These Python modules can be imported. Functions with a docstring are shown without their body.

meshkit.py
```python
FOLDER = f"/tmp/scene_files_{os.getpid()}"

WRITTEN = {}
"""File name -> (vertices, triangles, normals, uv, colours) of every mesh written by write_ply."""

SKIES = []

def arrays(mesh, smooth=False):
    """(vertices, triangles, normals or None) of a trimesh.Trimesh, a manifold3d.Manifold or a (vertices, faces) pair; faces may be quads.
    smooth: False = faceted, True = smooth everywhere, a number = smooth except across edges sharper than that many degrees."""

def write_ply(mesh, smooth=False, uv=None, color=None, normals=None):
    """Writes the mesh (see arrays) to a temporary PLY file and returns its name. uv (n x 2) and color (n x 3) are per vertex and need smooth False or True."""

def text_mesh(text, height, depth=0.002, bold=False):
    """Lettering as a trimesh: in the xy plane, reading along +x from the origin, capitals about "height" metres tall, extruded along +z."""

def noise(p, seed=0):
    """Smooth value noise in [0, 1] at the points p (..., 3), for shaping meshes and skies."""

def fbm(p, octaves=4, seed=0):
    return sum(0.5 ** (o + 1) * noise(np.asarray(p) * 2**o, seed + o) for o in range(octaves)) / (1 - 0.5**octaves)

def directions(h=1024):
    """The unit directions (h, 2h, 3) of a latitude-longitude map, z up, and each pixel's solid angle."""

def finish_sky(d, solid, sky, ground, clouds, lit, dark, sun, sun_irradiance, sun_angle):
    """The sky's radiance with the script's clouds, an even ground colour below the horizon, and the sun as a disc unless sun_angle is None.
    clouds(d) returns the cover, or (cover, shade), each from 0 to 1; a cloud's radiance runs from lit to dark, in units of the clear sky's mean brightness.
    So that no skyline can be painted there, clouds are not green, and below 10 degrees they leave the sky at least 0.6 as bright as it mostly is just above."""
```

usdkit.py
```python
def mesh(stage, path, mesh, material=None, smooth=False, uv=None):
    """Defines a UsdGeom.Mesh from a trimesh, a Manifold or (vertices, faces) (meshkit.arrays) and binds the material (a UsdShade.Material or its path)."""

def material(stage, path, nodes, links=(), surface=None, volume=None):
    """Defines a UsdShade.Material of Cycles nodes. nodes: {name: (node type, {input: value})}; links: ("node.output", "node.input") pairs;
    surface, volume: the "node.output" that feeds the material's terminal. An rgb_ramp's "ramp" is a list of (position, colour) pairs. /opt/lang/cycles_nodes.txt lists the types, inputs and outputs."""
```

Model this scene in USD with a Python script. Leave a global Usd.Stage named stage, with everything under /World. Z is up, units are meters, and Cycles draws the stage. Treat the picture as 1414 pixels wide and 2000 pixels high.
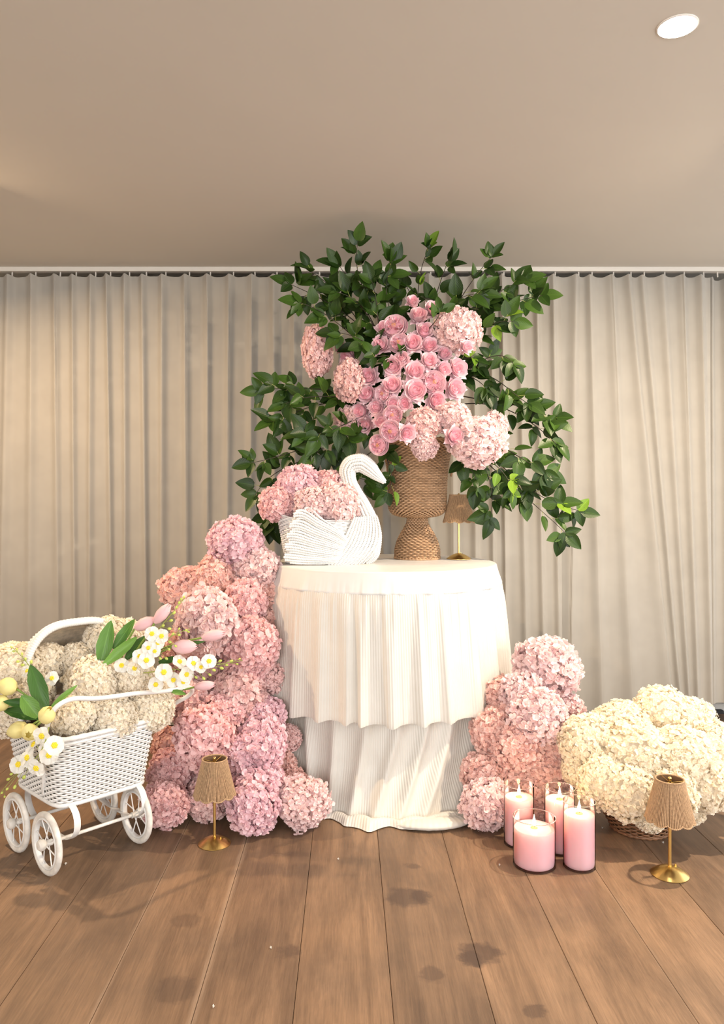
import math
import numpy as np
import usdkit
from meshkit import noise, fbm
from pxr import Usd, UsdGeom, UsdLux, UsdShade, Gf, Sdf

stage = Usd.Stage.CreateInMemory()
UsdGeom.SetStageUpAxis(stage, UsdGeom.Tokens.z)
UsdGeom.SetStageMetersPerUnit(stage, 1.0)
world = UsdGeom.Xform.Define(stage, '/World')
stage.SetDefaultPrim(world.GetPrim())
UsdGeom.Scope.Define(stage, '/World/Looks')
rng = np.random.default_rng(7)
PI = math.pi

# ------------------------------------------------------------------ camera
FPX, VX, VY, CAMH = 1500.0, 680.0, 977.0, 1.10
cam = UsdGeom.Camera.Define(stage, '/World/camera')
cam.CreateHorizontalApertureAttr(24.0)
cam.CreateVerticalApertureAttr(24.0 * 2000 / 1414)
cam.CreateFocalLengthAttr(24.0 * FPX / 1414)
cam.CreateHorizontalApertureOffsetAttr((707 - VX) * 24.0 / 1414)
cam.CreateVerticalApertureOffsetAttr(-(1000 - VY) * 24.0 / 1414)
cam.AddTranslateOp().Set(Gf.Vec3d(0, 0, CAMH))
cam.AddRotateXOp().Set(90.0)
cam.CreateExposureAttr(0.35)

# ------------------------------------------------------------------ lights
def aim(prim, pos, target):
    pos, target = np.array(pos, float), np.array(target, float)
    z = pos - target; z /= np.linalg.norm(z)
    x = np.cross([0, 0, 1], z) if abs(z[2]) < 0.999 else np.array([1.0, 0, 0]); x /= np.linalg.norm(x)
    y = np.cross(z, x)
    UsdGeom.Xformable(prim).AddTransformOp().Set(Gf.Matrix4d(*x, 0, *y, 0, *z, 0, *pos, 1))

dome = UsdLux.DomeLight.Define(stage, '/World/daylight')
dome.CreateIntensityAttr(0.56)
dome.CreateColorAttr(Gf.Vec3f(1.0, 0.975, 0.95))

win = UsdLux.RectLight.Define(stage, '/World/window_light')
win.CreateWidthAttr(1.3); win.CreateHeightAttr(1.3)
win.CreateIntensityAttr(5.5); win.CreateColorAttr(Gf.Vec3f(0.93, 0.97, 1.0))
aim(win, (2.7, 0.2, 1.55), (0.3, 3.0, 0.7))

win2 = UsdLux.RectLight.Define(stage, '/World/window_light_behind')
win2.CreateWidthAttr(2.2); win2.CreateHeightAttr(1.5)
win2.CreateIntensityAttr(6.3); win2.CreateColorAttr(Gf.Vec3f(1.0, 0.97, 0.93))
aim(win2, (-1.0, -2.3, 1.45), (-0.2, 2.6, 0.6))

def spot(name, pos, target, r, inten, col, cone=None):
    d = UsdLux.DiskLight.Define(stage, '/World/' + name)
    d.CreateRadiusAttr(r); d.CreateIntensityAttr(inten); d.CreateColorAttr(Gf.Vec3f(*col))
    aim(d, pos, target)
    if cone:
        s = UsdLux.ShapingAPI.Apply(d.GetPrim()); s.CreateShapingConeAngleAttr(cone); s.CreateShapingConeSoftnessAttr(0.4)
spot('downlight_lamp_right', (1.50, 2.38, 2.19), (1.25, 2.42, 0), 0.03, 5800.0, (1.0, 0.80, 0.58))
spot('downlight_lamp_left', (-1.50, 2.80, 2.19), (-1.2, 2.6, 0), 0.03, 3500.0, (1.0, 0.70, 0.42))

# ------------------------------------------------------------------ helpers
def P(px, py, y):
    return np.array([(px - VX) / FPX * y, y, CAMH - (py - VY) / FPX * y])

def srgb(r, g, b):
    c = np.array([r, g, b], float) / 255
    return tuple(np.where(c <= 0.04045, c / 12.92, ((c + 0.055) / 1.055) ** 2.4))

def unit(v):
    v = np.asarray(v, float); n = np.linalg.norm(v)
    return v / n if n > 1e-12 else np.array([0, 0, 1.0])

class MB:
    """collects triangles into one mesh"""
    def __init__(s): s.v, s.f, s.uv, s.n = [], [], [], 0
    def add(s, v, f, uv=None):
        v = np.asarray(v, float); f = np.asarray(f, int)
        if f.shape[1] == 4: f = np.vstack([f[:, [0, 1, 2]], f[:, [0, 2, 3]]])
        s.v.append(v); s.f.append(f + s.n); s.n += len(v)
        s.uv.append(np.zeros((len(v), 2)) if uv is None else np.asarray(uv, float))
        return s
    def get(s): return np.vstack(s.v), np.vstack(s.f)
    def getuv(s): return np.vstack(s.uv)

def grid_faces(nu, nv, closed_u=False, closed_v=False):
    iu = np.arange(nu if closed_u else nu - 1); iv = np.arange(nv if closed_v else nv - 1)
    a, b = np.meshgrid(iu, iv, indexing='ij'); a, b = a.ravel(), b.ravel()
    a2, b2 = (a + 1) % nu, (b + 1) % nv
    return np.stack([a * nv + b, a2 * nv + b, a2 * nv + b2, a * nv + b2], 1)

def tube(pts, r, sides=8, closed=False, caps=True, up=None, flat=None):
    """sweeps a circle (or an ellipse: flat=(a,b) scales) along pts"""
    pts = np.asarray(pts, float); n = len(pts)
    r = np.broadcast_to(np.asarray(r, float), (n,)) if np.ndim(r) < 2 else np.asarray(r)
    if closed: t = np.roll(pts, -1, 0) - np.roll(pts, 1, 0)
    else: t = np.gradient(pts, axis=0)
    t /= np.maximum(np.linalg.norm(t, axis=1, keepdims=True), 1e-12)
    N = np.zeros_like(pts)
    if up is not None:
        u = np.broadcast_to(np.asarray(up, float), pts.shape)
        N = u - (u * t).sum(1, keepdims=True) * t
    else:
        a = np.array([0, 0, 1.0]) if abs(t[0, 2]) < 0.9 else np.array([1.0, 0, 0])
        N[0] = a - a.dot(t[0]) * t[0]
        for i in range(1, n):
            N[i] = N[i - 1] - N[i - 1].dot(t[i]) * t[i]
            N[i] /= max(np.linalg.norm(N[i]), 1e-12)
    N /= np.maximum(np.linalg.norm(N, axis=1, keepdims=True), 1e-12)
    B = np.cross(t, N)
    th = np.arange(sides) / sides * 2 * PI
    fa, fb = flat if flat else (1, 1)
    v = pts[:, None] + r[:, None, None] * (np.cos(th)[None, :, None] * N[:, None] * fa + np.sin(th)[None, :, None] * B[:, None] * fb)
    f = grid_faces(n, sides, closed, True)[:, ::-1]
    v = v.reshape(-1, 3)
    f = np.vstack([f[:, [0, 1, 2]], f[:, [0, 2, 3]]])
    if caps and not closed:
        c0, c1 = len(v), len(v) + 1
        v = np.vstack([v, pts[:1], pts[-1:]])
        k = np.arange(sides); k2 = (k + 1) % sides
        f = np.vstack([f, np.stack([np.full(sides, c0), k, k2], 1), np.stack([np.full(sides, c1), (n - 1) * sides + k2, (n - 1) * sides + k], 1)])
    return v, f[:, ::-1]

def lathe(prof, n=48, center=(0, 0, 0)):
    prof = np.asarray(prof, float); th = np.arange(n) / n * 2 * PI
    v = np.stack([np.outer(np.cos(th), prof[:, 0]), np.outer(np.sin(th), prof[:, 0]), np.broadcast_to(prof[:, 1], (n, len(prof)))], -1)
    return v.reshape(-1, 3) + np.asarray(center), grid_faces(n, len(prof), True, False)

def spline(pts, n):
    pts = np.asarray(pts, float)
    if len(pts) == 2: return pts[0] + np.linspace(0, 1, n)[:, None] * (pts[1] - pts[0])
    from scipy.interpolate import PchipInterpolator, CubicSpline
    d = np.r_[0, np.cumsum(np.linalg.norm(np.diff(pts, axis=0), axis=1))]
    return CubicSpline(d, pts)(np.linspace(0, d[-1], n))

def rbox(lo, hi, c=0.0):
    """box with chamfered vertical-and-top edges"""
    lo, hi = np.asarray(lo, float), np.asarray(hi, float)
    x0, y0, z0 = lo; x1, y1, z1 = hi
    rings = [(x0, y0, x1, y1, z0), (x0, y0, x1, y1, z1 - c), (x0 + c, y0 + c, x1 - c, y1 - c, z1)]
    v = []
    for a, b, cc, d, z in rings: v += [(a, b, z), (cc, b, z), (cc, d, z), (a, d, z)]
    f = []
    for k in range(2):
        for i in range(4): f.append((4 * k + i, 4 * k + (i + 1) % 4, 4 * k + 4 + (i + 1) % 4, 4 * k + 4 + i))
    f += [(8, 9, 10, 11), (3, 2, 1, 0)]
    return np.array(v), np.array(f)

def icosphere(k=2):
    import trimesh
    m = trimesh.creation.icosphere(k); return np.array(m.vertices), np.array(m.faces)
ICO1, ICO2, ICO3 = icosphere(1), icosphere(2), icosphere(3)

used = {}
def numbered(path):
    k = used.get(path, -1) + 1; used[path] = k
    return path if k == 0 else f'{path}_{k:03d}'

def setdata(p, label=None, cat=None, group=None, kind=None):
    for k, v in (('label', label), ('category', cat), ('group', group), ('kind', kind)):
        if v: p.SetCustomDataByKey(k, v)

def obj(name, mesh, m, parent=None, smooth=False, loc=None, label=None, cat=None, group=None, kind=None, uv=None):
    base = str(parent.GetPath()) if parent is not None else '/World'
    path = numbered(base + '/' + name)
    if isinstance(mesh, MB):
        if uv is True: uv = mesh.getuv()
        mesh = mesh.get()
    v, f = np.asarray(mesh[0], float), np.asarray(mesh[1], int)
    o = usdkit.mesh(stage, path, (v, f), None if m is None else M[m], smooth, uv)
    p = o.GetPrim()
    if loc is not None: o.AddTranslateOp().Set(Gf.Vec3d(*map(float, loc)))
    setdata(p, label, cat, group, kind)
    return p

def thing(name, label, cat, loc=(0, 0, 0), rotz=0.0, group=None, kind=None):
    x = UsdGeom.Xform.Define(stage, numbered('/World/' + name))
    x.AddTranslateOp().Set(Gf.Vec3d(*map(float, loc)))
    if rotz: x.AddRotateZOp().Set(math.degrees(rotz))
    setdata(x.GetPrim(), label, cat, group, kind)
    return x.GetPrim()

classes = stage.CreateClassPrim('/World/flower_class')
def proto(name):
    return UsdGeom.Xform.Define(stage, '/World/flower_class/' + name).GetPrim()

def copy_of(pr, name, label, cat, matrix, group=None):
    x = UsdGeom.Xform.Define(stage, numbered('/World/' + name))
    m = np.asarray(matrix, float).T
    x.AddTransformOp().Set(Gf.Matrix4d(*m.ravel()))
    p = x.GetPrim()
    p.GetReferences().AddInternalReference(pr.GetPath()); p.SetInstanceable(True)
    setdata(p, label, cat, group)
    return p

def frame(d, up=(0, 0, 1)):
    """rotation whose z axis is d"""
    z = unit(d); x = np.cross(up, z)
    x = unit(x) if np.linalg.norm(x) > 1e-6 else np.array([1.0, 0, 0])
    return np.stack([x, np.cross(z, x), z], 1)

def rot(axis, a):
    axis = unit(axis); c, s = math.cos(a), math.sin(a); x, y, z = axis
    K = np.array([[0, -z, y], [z, 0, -x], [-y, x, 0]])
    return np.eye(3) + s * K + (1 - c) * K @ K

# ------------------------------------------------------------------ materials
M = {}
def mat(name, nodes, links, surface='p.BSDF', **kw):
    M[name] = usdkit.material(stage, '/World/Looks/' + name, nodes, links, surface=surface, **kw)

def plain(name, col, rough=0.5, metal=0.0, vary=0.0, scale=20.0, bump=0.0, bscale=200.0, sheen=0.0, spec=0.5, stretch=(1, 1, 1), sub=0.0, coat=0.0):
    col = np.array(col, float)
    nodes = {'p': ('principled_bsdf', {'base_color': col, 'roughness': rough, 'metallic': metal, 'sheen_weight': sheen, 'specular_ior_level': spec, 'coat_weight': coat})}
    if sub: nodes['p'][1].update({'subsurface_weight': sub, 'subsurface_radius': (1.0, 0.5, 0.4), 'subsurface_scale': 0.02})
    links = []
    if vary or bump:
        nodes['tc'] = ('texture_coordinate', {}); nodes['mp'] = ('mapping', {'scale': stretch}); links += [('tc.object', 'mp.vector')]
    if vary:
        nodes['n'] = ('noise_texture', {'scale': scale, 'detail': 4.0})
        nodes['r'] = ('rgb_ramp', {'ramp': [(0.25, tuple(np.clip(col * (1 - vary), 0, 1))), (0.75, tuple(np.clip(col * (1 + vary), 0, 1)))]})
        links += [('mp.vector', 'n.vector'), ('n.fac', 'r.fac'), ('r.color', 'p.base_color')]
    if bump:
        nodes['bn'] = ('noise_texture', {'scale': bscale, 'detail': 3.0}); nodes['b'] = ('bump', {'strength': bump, 'distance': 0.002})
        links += [('mp.vector', 'bn.vector'), ('bn.fac', 'b.height'), ('b.normal', 'p.normal')]
    mat(name, nodes, links)

def petal(name, c1, c2, trans=0.3, rough=0.6, source='geo'):
    """thin petals: every petal gets its own tone between c1 and c2"""
    nodes = {'g': ('geometry', {}), 'oi': ('object_info', {}), 'r': ('rgb_ramp', {'ramp': [(0, c1), (1, c2)]}),
             'p': ('principled_bsdf', {'roughness': rough, 'specular_ior_level': 0.25, 'sheen_weight': 0.15}),
             't': ('translucent_bsdf', {}), 'm': ('mix_closure', {'fac': trans})}
    mat(name, nodes, [('g.random_per_island', 'r.fac') if source == 'geo' else ('oi.random', 'r.fac'), ('r.color', 'p.base_color'), ('r.color', 't.color'), ('p.BSDF', 'm.closure1'), ('t.BSDF', 'm.closure2')], surface='m.closure')

petal('petal_pink', (0.93, 0.65, 0.65), (0.975, 0.84, 0.83), 0.30)
petal('petal_mauve', (0.9, 0.65, 0.7), (0.97, 0.84, 0.87), 0.30)
petal('petal_peach', (0.95, 0.67, 0.61), (0.975, 0.82, 0.77), 0.30)
petal('petal_blush', (0.94, 0.74, 0.73), (0.98, 0.9, 0.9), 0.30)
petal('petal_dusty', (0.9, 0.66, 0.64), (0.96, 0.81, 0.8), 0.30)
petal('petal_cream', (0.975, 0.9, 0.76), (0.985, 0.955, 0.9), 0.45)
petal('petal_ivory', (0.97, 0.91, 0.8), (0.985, 0.96, 0.91), 0.45)
petal('petal_rose_outer', (0.92, 0.62, 0.68), (0.95, 0.75, 0.79), 0.12, 0.5, 'oi')
petal('petal_rose_inner', (0.91, 0.46, 0.54), (0.93, 0.58, 0.64), 0.12, 0.5, 'oi')
petal('petal_white', (0.90, 0.90, 0.86), (0.93, 0.93, 0.91), 0.3)
petal('petal_yellow', (0.93, 0.85, 0.40), (0.95, 0.91, 0.58), 0.3, 0.45)
petal('petal_tulip_pink', (0.92, 0.64, 0.67), (0.95, 0.80, 0.81), 0.3, 0.45)
plain('stamen', (0.85, 0.55, 0.10), 0.7)
plain('stamen_orange', (0.80, 0.42, 0.14), 0.7)
plain('bud_green', (0.50, 0.58, 0.12), 0.5, vary=0.25, scale=60)
plain('stem_green', (0.20, 0.30, 0.06), 0.5)
plain('twig', (0.035, 0.028, 0.016), 0.6)
plain('petiole', (0.30, 0.33, 0.08), 0.5)

def leafmat(name, dark, light, rough=0.38, trans=0.20, spec=0.35):
    nodes = {'oi': ('object_info', {}), 'r': ('rgb_ramp', {'ramp': [(0, dark), (0.8, light), (1, tuple(np.array(light) * 1.25))]}),
             'uv': ('uvmap', {'attribute': 'st'}), 'sx': ('separate_xyz', {}), 'ab': ('math', {'math_type': 'absolute'}),
             'ma': ('math', {'math_type': 'multiply_add', 'value2': 0.5}), 'sc': ('math', {'math_type': 'multiply', 'value2': 44.0}), 'sn': ('math', {'math_type': 'sine'}),
             'vein': ('map_range', {'from_min': 0.0, 'from_max': 0.09, 'to_min': 0.3, 'to_max': 0.0, 'clamp': True}),
             'lc': ('mix', {'mix_type': 'mix', 'color2': tuple(np.array(light) * 2.0)}),
             'b': ('bump', {'strength': 0.10, 'distance': 0.001}),
             'p': ('principled_bsdf', {'roughness': rough, 'specular_ior_level': spec}),
             't': ('translucent_bsdf', {}), 'm': ('mix_closure', {'fac': trans})}
    links = [('oi.random', 'r.fac'), ('uv.UV', 'sx.vector'), ('sx.y', 'ab.value1'), ('ab.value', 'ma.value1'), ('sx.x', 'ma.value3'), ('ma.value', 'sc.value1'), ('sc.value', 'sn.value1'), ('sn.value', 'b.height'),
             ('ab.value', 'vein.value'), ('vein.result', 'lc.fac'), ('r.color', 'lc.color1'), ('lc.color', 'p.base_color'), ('lc.color', 't.color'), ('b.normal', 'p.normal'), ('p.BSDF', 'm.closure1'), ('t.BSDF', 'm.closure2')]
    mat(name, nodes, links, surface='m.closure')
leafmat('leaf_dark', (0.014, 0.038, 0.006), (0.042, 0.092, 0.012))
leafmat('leaf_lime', (0.12, 0.24, 0.02), (0.20, 0.34, 0.03))
leafmat('leaf_tulip', (0.07, 0.20, 0.03), (0.16, 0.32, 0.06), 0.4)
leafmat('leaf_tulip_dark', (0.03, 0.10, 0.015), (0.06, 0.15, 0.03), 0.4)

plain('white_paint', (0.76, 0.755, 0.74), 0.42, vary=0.06, scale=25)
plain('white_paint_worn', (0.72, 0.69, 0.64), 0.5, vary=0.2, scale=40, bump=0.2, bscale=150)
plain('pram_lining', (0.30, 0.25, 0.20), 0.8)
plain('hood_inside', (0.72, 0.60, 0.45), 0.8, vary=0.25, scale=60)
plain('rattan', (0.41, 0.25, 0.14), 0.5, vary=0.4, scale=35, stretch=(1, 1, 6))
plain('rattan_dark', (0.20, 0.095, 0.045), 0.55, vary=0.35, scale=35, stretch=(1, 1, 5))
plain('rattan_stake', (0.27, 0.14, 0.065), 0.6)
plain('cord', (0.43, 0.275, 0.155), 0.8, vary=0.25, scale=160, bump=0.4, bscale=500)
plain('shade_inside', (0.24, 0.14, 0.07), 0.8)
plain('brass', (0.80, 0.58, 0.22), 0.27, metal=1.0)
plain('metal_dark', (0.25, 0.20, 0.12), 0.4, metal=1.0)
plain('wax', (0.90, 0.50, 0.54), 0.5, sub=0.4)
plain('wick', (0.55, 0.42, 0.10), 0.8)
plain('paint_ceiling', (0.56, 0.525, 0.465), 0.9, vary=0.02, scale=2, bump=0.05, bscale=80)
plain('paint_wall', (0.60, 0.57, 0.52), 0.9, vary=0.03, scale=2)
plain('trim_white', (0.70, 0.68, 0.64), 0.5, vary=0.04, scale=8)
plain('rail_white', (0.62, 0.59, 0.54), 0.4)
plain('black_plastic', (0.02, 0.02, 0.02), 0.5)
plain('subfloor', (0.03, 0.02, 0.015), 0.9)
mat('flame', {'e': ('emission', {'color': (1.0, 0.72, 0.32), 'strength': 45.0})}, [], surface='e.emission')
mat('lamp_lens', {'e': ('emission', {'color': (1.0, 0.88, 0.72), 'strength': 240.0})}, [], surface='e.emission')
mat('glass', {'t': ('transparent_bsdf', {'color': (0.965, 0.97, 0.965)}), 'g': ('glossy_bsdf', {'roughness': 0.02, 'color': (1, 1, 1)}), 'f': ('fresnel', {'IOR': 1.35}), 'm': ('mix_closure', {})},
    [('f.fac', 'm.fac'), ('t.BSDF', 'm.closure1'), ('g.BSDF', 'm.closure2')], surface='m.closure')
mat('glass_thick', {'p': ('principled_bsdf', {'base_color': (0.96, 0.97, 0.96), 'roughness': 0.02, 'transmission_weight': 1.0, 'ior': 1.45})}, [])

def cloth(name, col, rough, ribs=0.0, weave=0.3, sheen=0.3, spec=0.3, trans=0.15):
    """woven cloth; ribs: pleat period along st.x"""
    nodes = {'uv': ('uvmap', {'attribute': 'st'}), 'tc': ('texture_coordinate', {}),
             'n': ('noise_texture', {'scale': 900.0, 'detail': 2.0}), 'n2': ('noise_texture', {'scale': 9.0, 'detail': 3.0}),
             'r': ('rgb_ramp', {'ramp': [(0.3, tuple(np.array(col) * 0.95)), (0.7, tuple(np.clip(np.array(col) * 1.03, 0, 1)))]}),
             'b': ('bump', {'strength': weave, 'distance': 0.0006}),
             'p': ('principled_bsdf', {'roughness': rough, 'sheen_weight': sheen, 'specular_ior_level': spec}), 't': ('translucent_bsdf', {}), 'm': ('mix_closure', {'fac': trans})}
    links = [('tc.object', 'n.vector'), ('tc.object', 'n2.vector'), ('n2.fac', 'r.fac'), ('r.color', 'p.base_color'), ('r.color', 't.color'), ('n.fac', 'b.height'), ('p.BSDF', 'm.closure1'), ('t.BSDF', 'm.closure2')]
    if ribs:
        nodes.update({'sx': ('separate_xyz', {}), 'k': ('math', {'math_type': 'multiply', 'value2': 2 * PI / ribs}), 's': ('math', {'math_type': 'sine'}), 'b2': ('bump', {'strength': 0.34, 'distance': 0.0014})})
        links += [('uv.UV', 'sx.vector'), ('sx.x', 'k.value1'), ('k.value', 's.value1'), ('s.value', 'b2.height'), ('b.normal', 'b2.normal'), ('b2.normal', 'p.normal')]
    else: links += [('b.normal', 'p.normal')]
    mat(name, nodes, links, surface='m.closure')
cloth('curtain_linen', (0.365, 0.345, 0.308), 0.85, sheen=0.2, trans=0.08)
cloth('satin', (0.71, 0.705, 0.69), 0.38, sheen=0.1, spec=0.45, weave=0.1, trans=0.05)
cloth('pleated', (0.73, 0.705, 0.65), 0.5, ribs=0.0085, weave=0.1, spec=0.4, trans=0.12)

# wooden floor: grain along y, stains with a place of their own
def woodmat():
    nodes = {'g': ('geometry', {}), 'oi': ('object_info', {}),
             'off': ('combine_xyz', {}), 'k7': ('math', {'math_type': 'multiply', 'value2': 37.0}), 'va': ('vector_math', {'vector_math_type': 'add', 'math_type': 'add'}),
             'm1': ('mapping', {'scale': (9.0, 1.1, 1.0)}), 'n1': ('noise_texture', {'scale': 1.0, 'detail': 6.0, 'roughness': 0.62, 'distortion': 1.6}),
             'm2': ('mapping', {'scale': (240.0, 9.0, 1.0)}), 'n2': ('noise_texture', {'scale': 1.0, 'detail': 5.0, 'roughness': 0.7}),
             'm3': ('mapping', {'scale': (1.7, 1.5, 1.0)}), 'n3': ('noise_texture', {'scale': 1.6, 'detail': 5.0, 'roughness': 0.6}),
             'r1': ('rgb_ramp', {'ramp': [(0.28, (0.135, 0.086, 0.055)), (0.5, (0.205, 0.132, 0.083)), (0.72, (0.29, 0.188, 0.118))]}),
             'r2': ('rgb_ramp', {'ramp': [(0.32, (0.74, 0.74, 0.75)), (0.62, (1.05, 1.04, 1.03))]}),
             'r3': ('rgb_ramp', {'ramp': [(0.30, (0.72, 0.74, 0.78)), (0.6, (1.08, 1.06, 1.03))]}),
             'ro': ('rgb_ramp', {'ramp': [(0, (0.90, 0.90, 0.91)), (1, (1.10, 1.08, 1.06))]}),
             'x1': ('mix', {'mix_type': 'multiply', 'fac': 1.0}), 'x2': ('mix', {'mix_type': 'multiply', 'fac': 1.0}), 'x3': ('mix', {'mix_type': 'multiply', 'fac': 1.0}),
             'rr': ('map_range', {'from_min': 0.2, 'from_max': 0.8, 'to_min': 0.38, 'to_max': 0.62}),
             'b': ('bump', {'strength': 0.25, 'distance': 0.0012}),
             'p': ('principled_bsdf', {'specular_ior_level': 0.35})}
    links = [('oi.random', 'k7.value1'), ('k7.value', 'off.y'), ('g.position', 'va.vector1'), ('off.vector', 'va.vector2'),
             ('va.vector', 'm1.vector'), ('m1.vector', 'n1.vector'), ('va.vector', 'm2.vector'), ('m2.vector', 'n2.vector'), ('g.position', 'm3.vector'), ('m3.vector', 'n3.vector'),
             ('n1.fac', 'r1.fac'), ('n2.fac', 'r2.fac'), ('n3.fac', 'r3.fac'), ('oi.random', 'ro.fac'),
             ('r1.color', 'x1.color1'), ('r2.color', 'x1.color2'), ('x1.color', 'x2.color1'), ('r3.color', 'x2.color2'), ('x2.color', 'x3.color1'), ('ro.color', 'x3.color2'),
             ('n2.fac', 'rr.value'), ('rr.result', 'p.roughness'), ('n2.fac', 'b.height'), ('b.normal', 'p.normal')]
    prev = 'x3.color'
    sn = ('noise_texture', {'scale': 14.0, 'detail': 5.0, 'roughness': 0.65})
    nodes['wn'] = sn; links.append(('g.position', 'wn.vector'))
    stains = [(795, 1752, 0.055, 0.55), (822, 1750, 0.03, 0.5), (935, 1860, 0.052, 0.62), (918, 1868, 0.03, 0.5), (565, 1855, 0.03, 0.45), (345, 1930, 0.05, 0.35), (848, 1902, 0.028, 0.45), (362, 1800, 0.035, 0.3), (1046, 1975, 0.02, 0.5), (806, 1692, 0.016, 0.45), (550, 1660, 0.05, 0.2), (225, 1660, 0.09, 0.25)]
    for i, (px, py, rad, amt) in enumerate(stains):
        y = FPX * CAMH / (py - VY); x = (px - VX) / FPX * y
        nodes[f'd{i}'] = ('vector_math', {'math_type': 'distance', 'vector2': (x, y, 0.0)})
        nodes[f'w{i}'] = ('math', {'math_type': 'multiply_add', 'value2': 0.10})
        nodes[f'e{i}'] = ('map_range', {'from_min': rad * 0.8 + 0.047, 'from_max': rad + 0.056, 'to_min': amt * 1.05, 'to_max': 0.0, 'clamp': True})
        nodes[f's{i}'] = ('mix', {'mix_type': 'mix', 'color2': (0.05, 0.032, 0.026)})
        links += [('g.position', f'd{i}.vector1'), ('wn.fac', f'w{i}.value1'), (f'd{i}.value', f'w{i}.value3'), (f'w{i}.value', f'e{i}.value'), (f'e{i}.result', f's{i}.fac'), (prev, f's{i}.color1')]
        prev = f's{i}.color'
    # pale scraped edge along two joints
    nodes['sx'] = ('separate_xyz', {}); links.append(('g.position', 'sx.vector'))
    for i, (xx, w, amt) in enumerate([(JX(-1), 0.013, 0.34), (JX(-2), 0.007, 0.26), (JX(4), 0.005, 0.2)]):
        nodes[f'q{i}'] = ('math', {'math_type': 'subtract', 'value2': xx}); nodes[f'qa{i}'] = ('math', {'math_type': 'absolute'})
        nodes[f'qw{i}'] = ('math', {'math_type': 'multiply_add', 'value2': 0.03})
        nodes[f'qr{i}'] = ('map_range', {'from_min': w * 0.3 + 0.015, 'from_max': w + 0.015, 'to_min': amt, 'to_max': 0.0, 'clamp': True})
        nodes[f'qs{i}'] = ('mix', {'mix_type': 'mix', 'color2': (0.45, 0.33, 0.24)})
        links += [('sx.x', f'q{i}.value1'), (f'q{i}.value', f'qa{i}.value1'), ('n2.fac', f'qw{i}.value1'), (f'qa{i}.value', f'qw{i}.value3'), (f'qw{i}.value', f'qr{i}.value'), (f'qr{i}.result', f'qs{i}.fac'), (prev, f'qs{i}.color1')]
        prev = f'qs{i}.color'
    links.append((prev, 'p.base_color'))
    del nodes['va'][1]['vector_math_type']
    mat('oak_floor', nodes, links)
PW = 0.2136
def JX(k): return -0.1172 + PW * k
woodmat()

# ------------------------------------------------------------------ setting
CEIL, WALLY, CURY = 2.226, 4.0, 3.72
fl = thing('floor', None, None, kind='structure')
for k in range(-14, 15):
    x0, x1 = JX(k) + 0.0005, JX(k + 1) - 0.0005
    cuts = [-3.0] + sorted([(-1.7 + ((k * 0.618) % 1) * 2.4)]) + [WALLY + 0.2]
    for a, b in zip(cuts[:-1], cuts[1:]):
        obj('plank', rbox((x0, a + 0.001, -0.02), (x1, b - 0.001, 0.0), 0.0012), 'oak_floor', fl)
obj('subfloor', rbox((-3.2, -3.0, -0.05), (3.2, WALLY + 0.2, -0.021)), 'subfloor', fl)
obj('ceiling', rbox((-3.2, -3.0, CEIL), (3.2, WALLY + 0.2, CEIL + 0.1)), 'paint_ceiling', kind='structure')
obj('wall_back', rbox((-3.2, WALLY, -0.02), (3.2, WALLY + 0.15, CEIL + 0.05)), 'paint_wall', kind='structure')
obj('wall_left', rbox((-3.0, -1.5, -0.02), (-2.85, WALLY + 0.1, CEIL + 0.05)), 'paint_wall', kind='structure')
obj('baseboard_back', rbox((-2.85, WALLY - 0.018, 0.0), (3.2, WALLY, 0.045), 0.004), 'trim_white', kind='structure')
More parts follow.
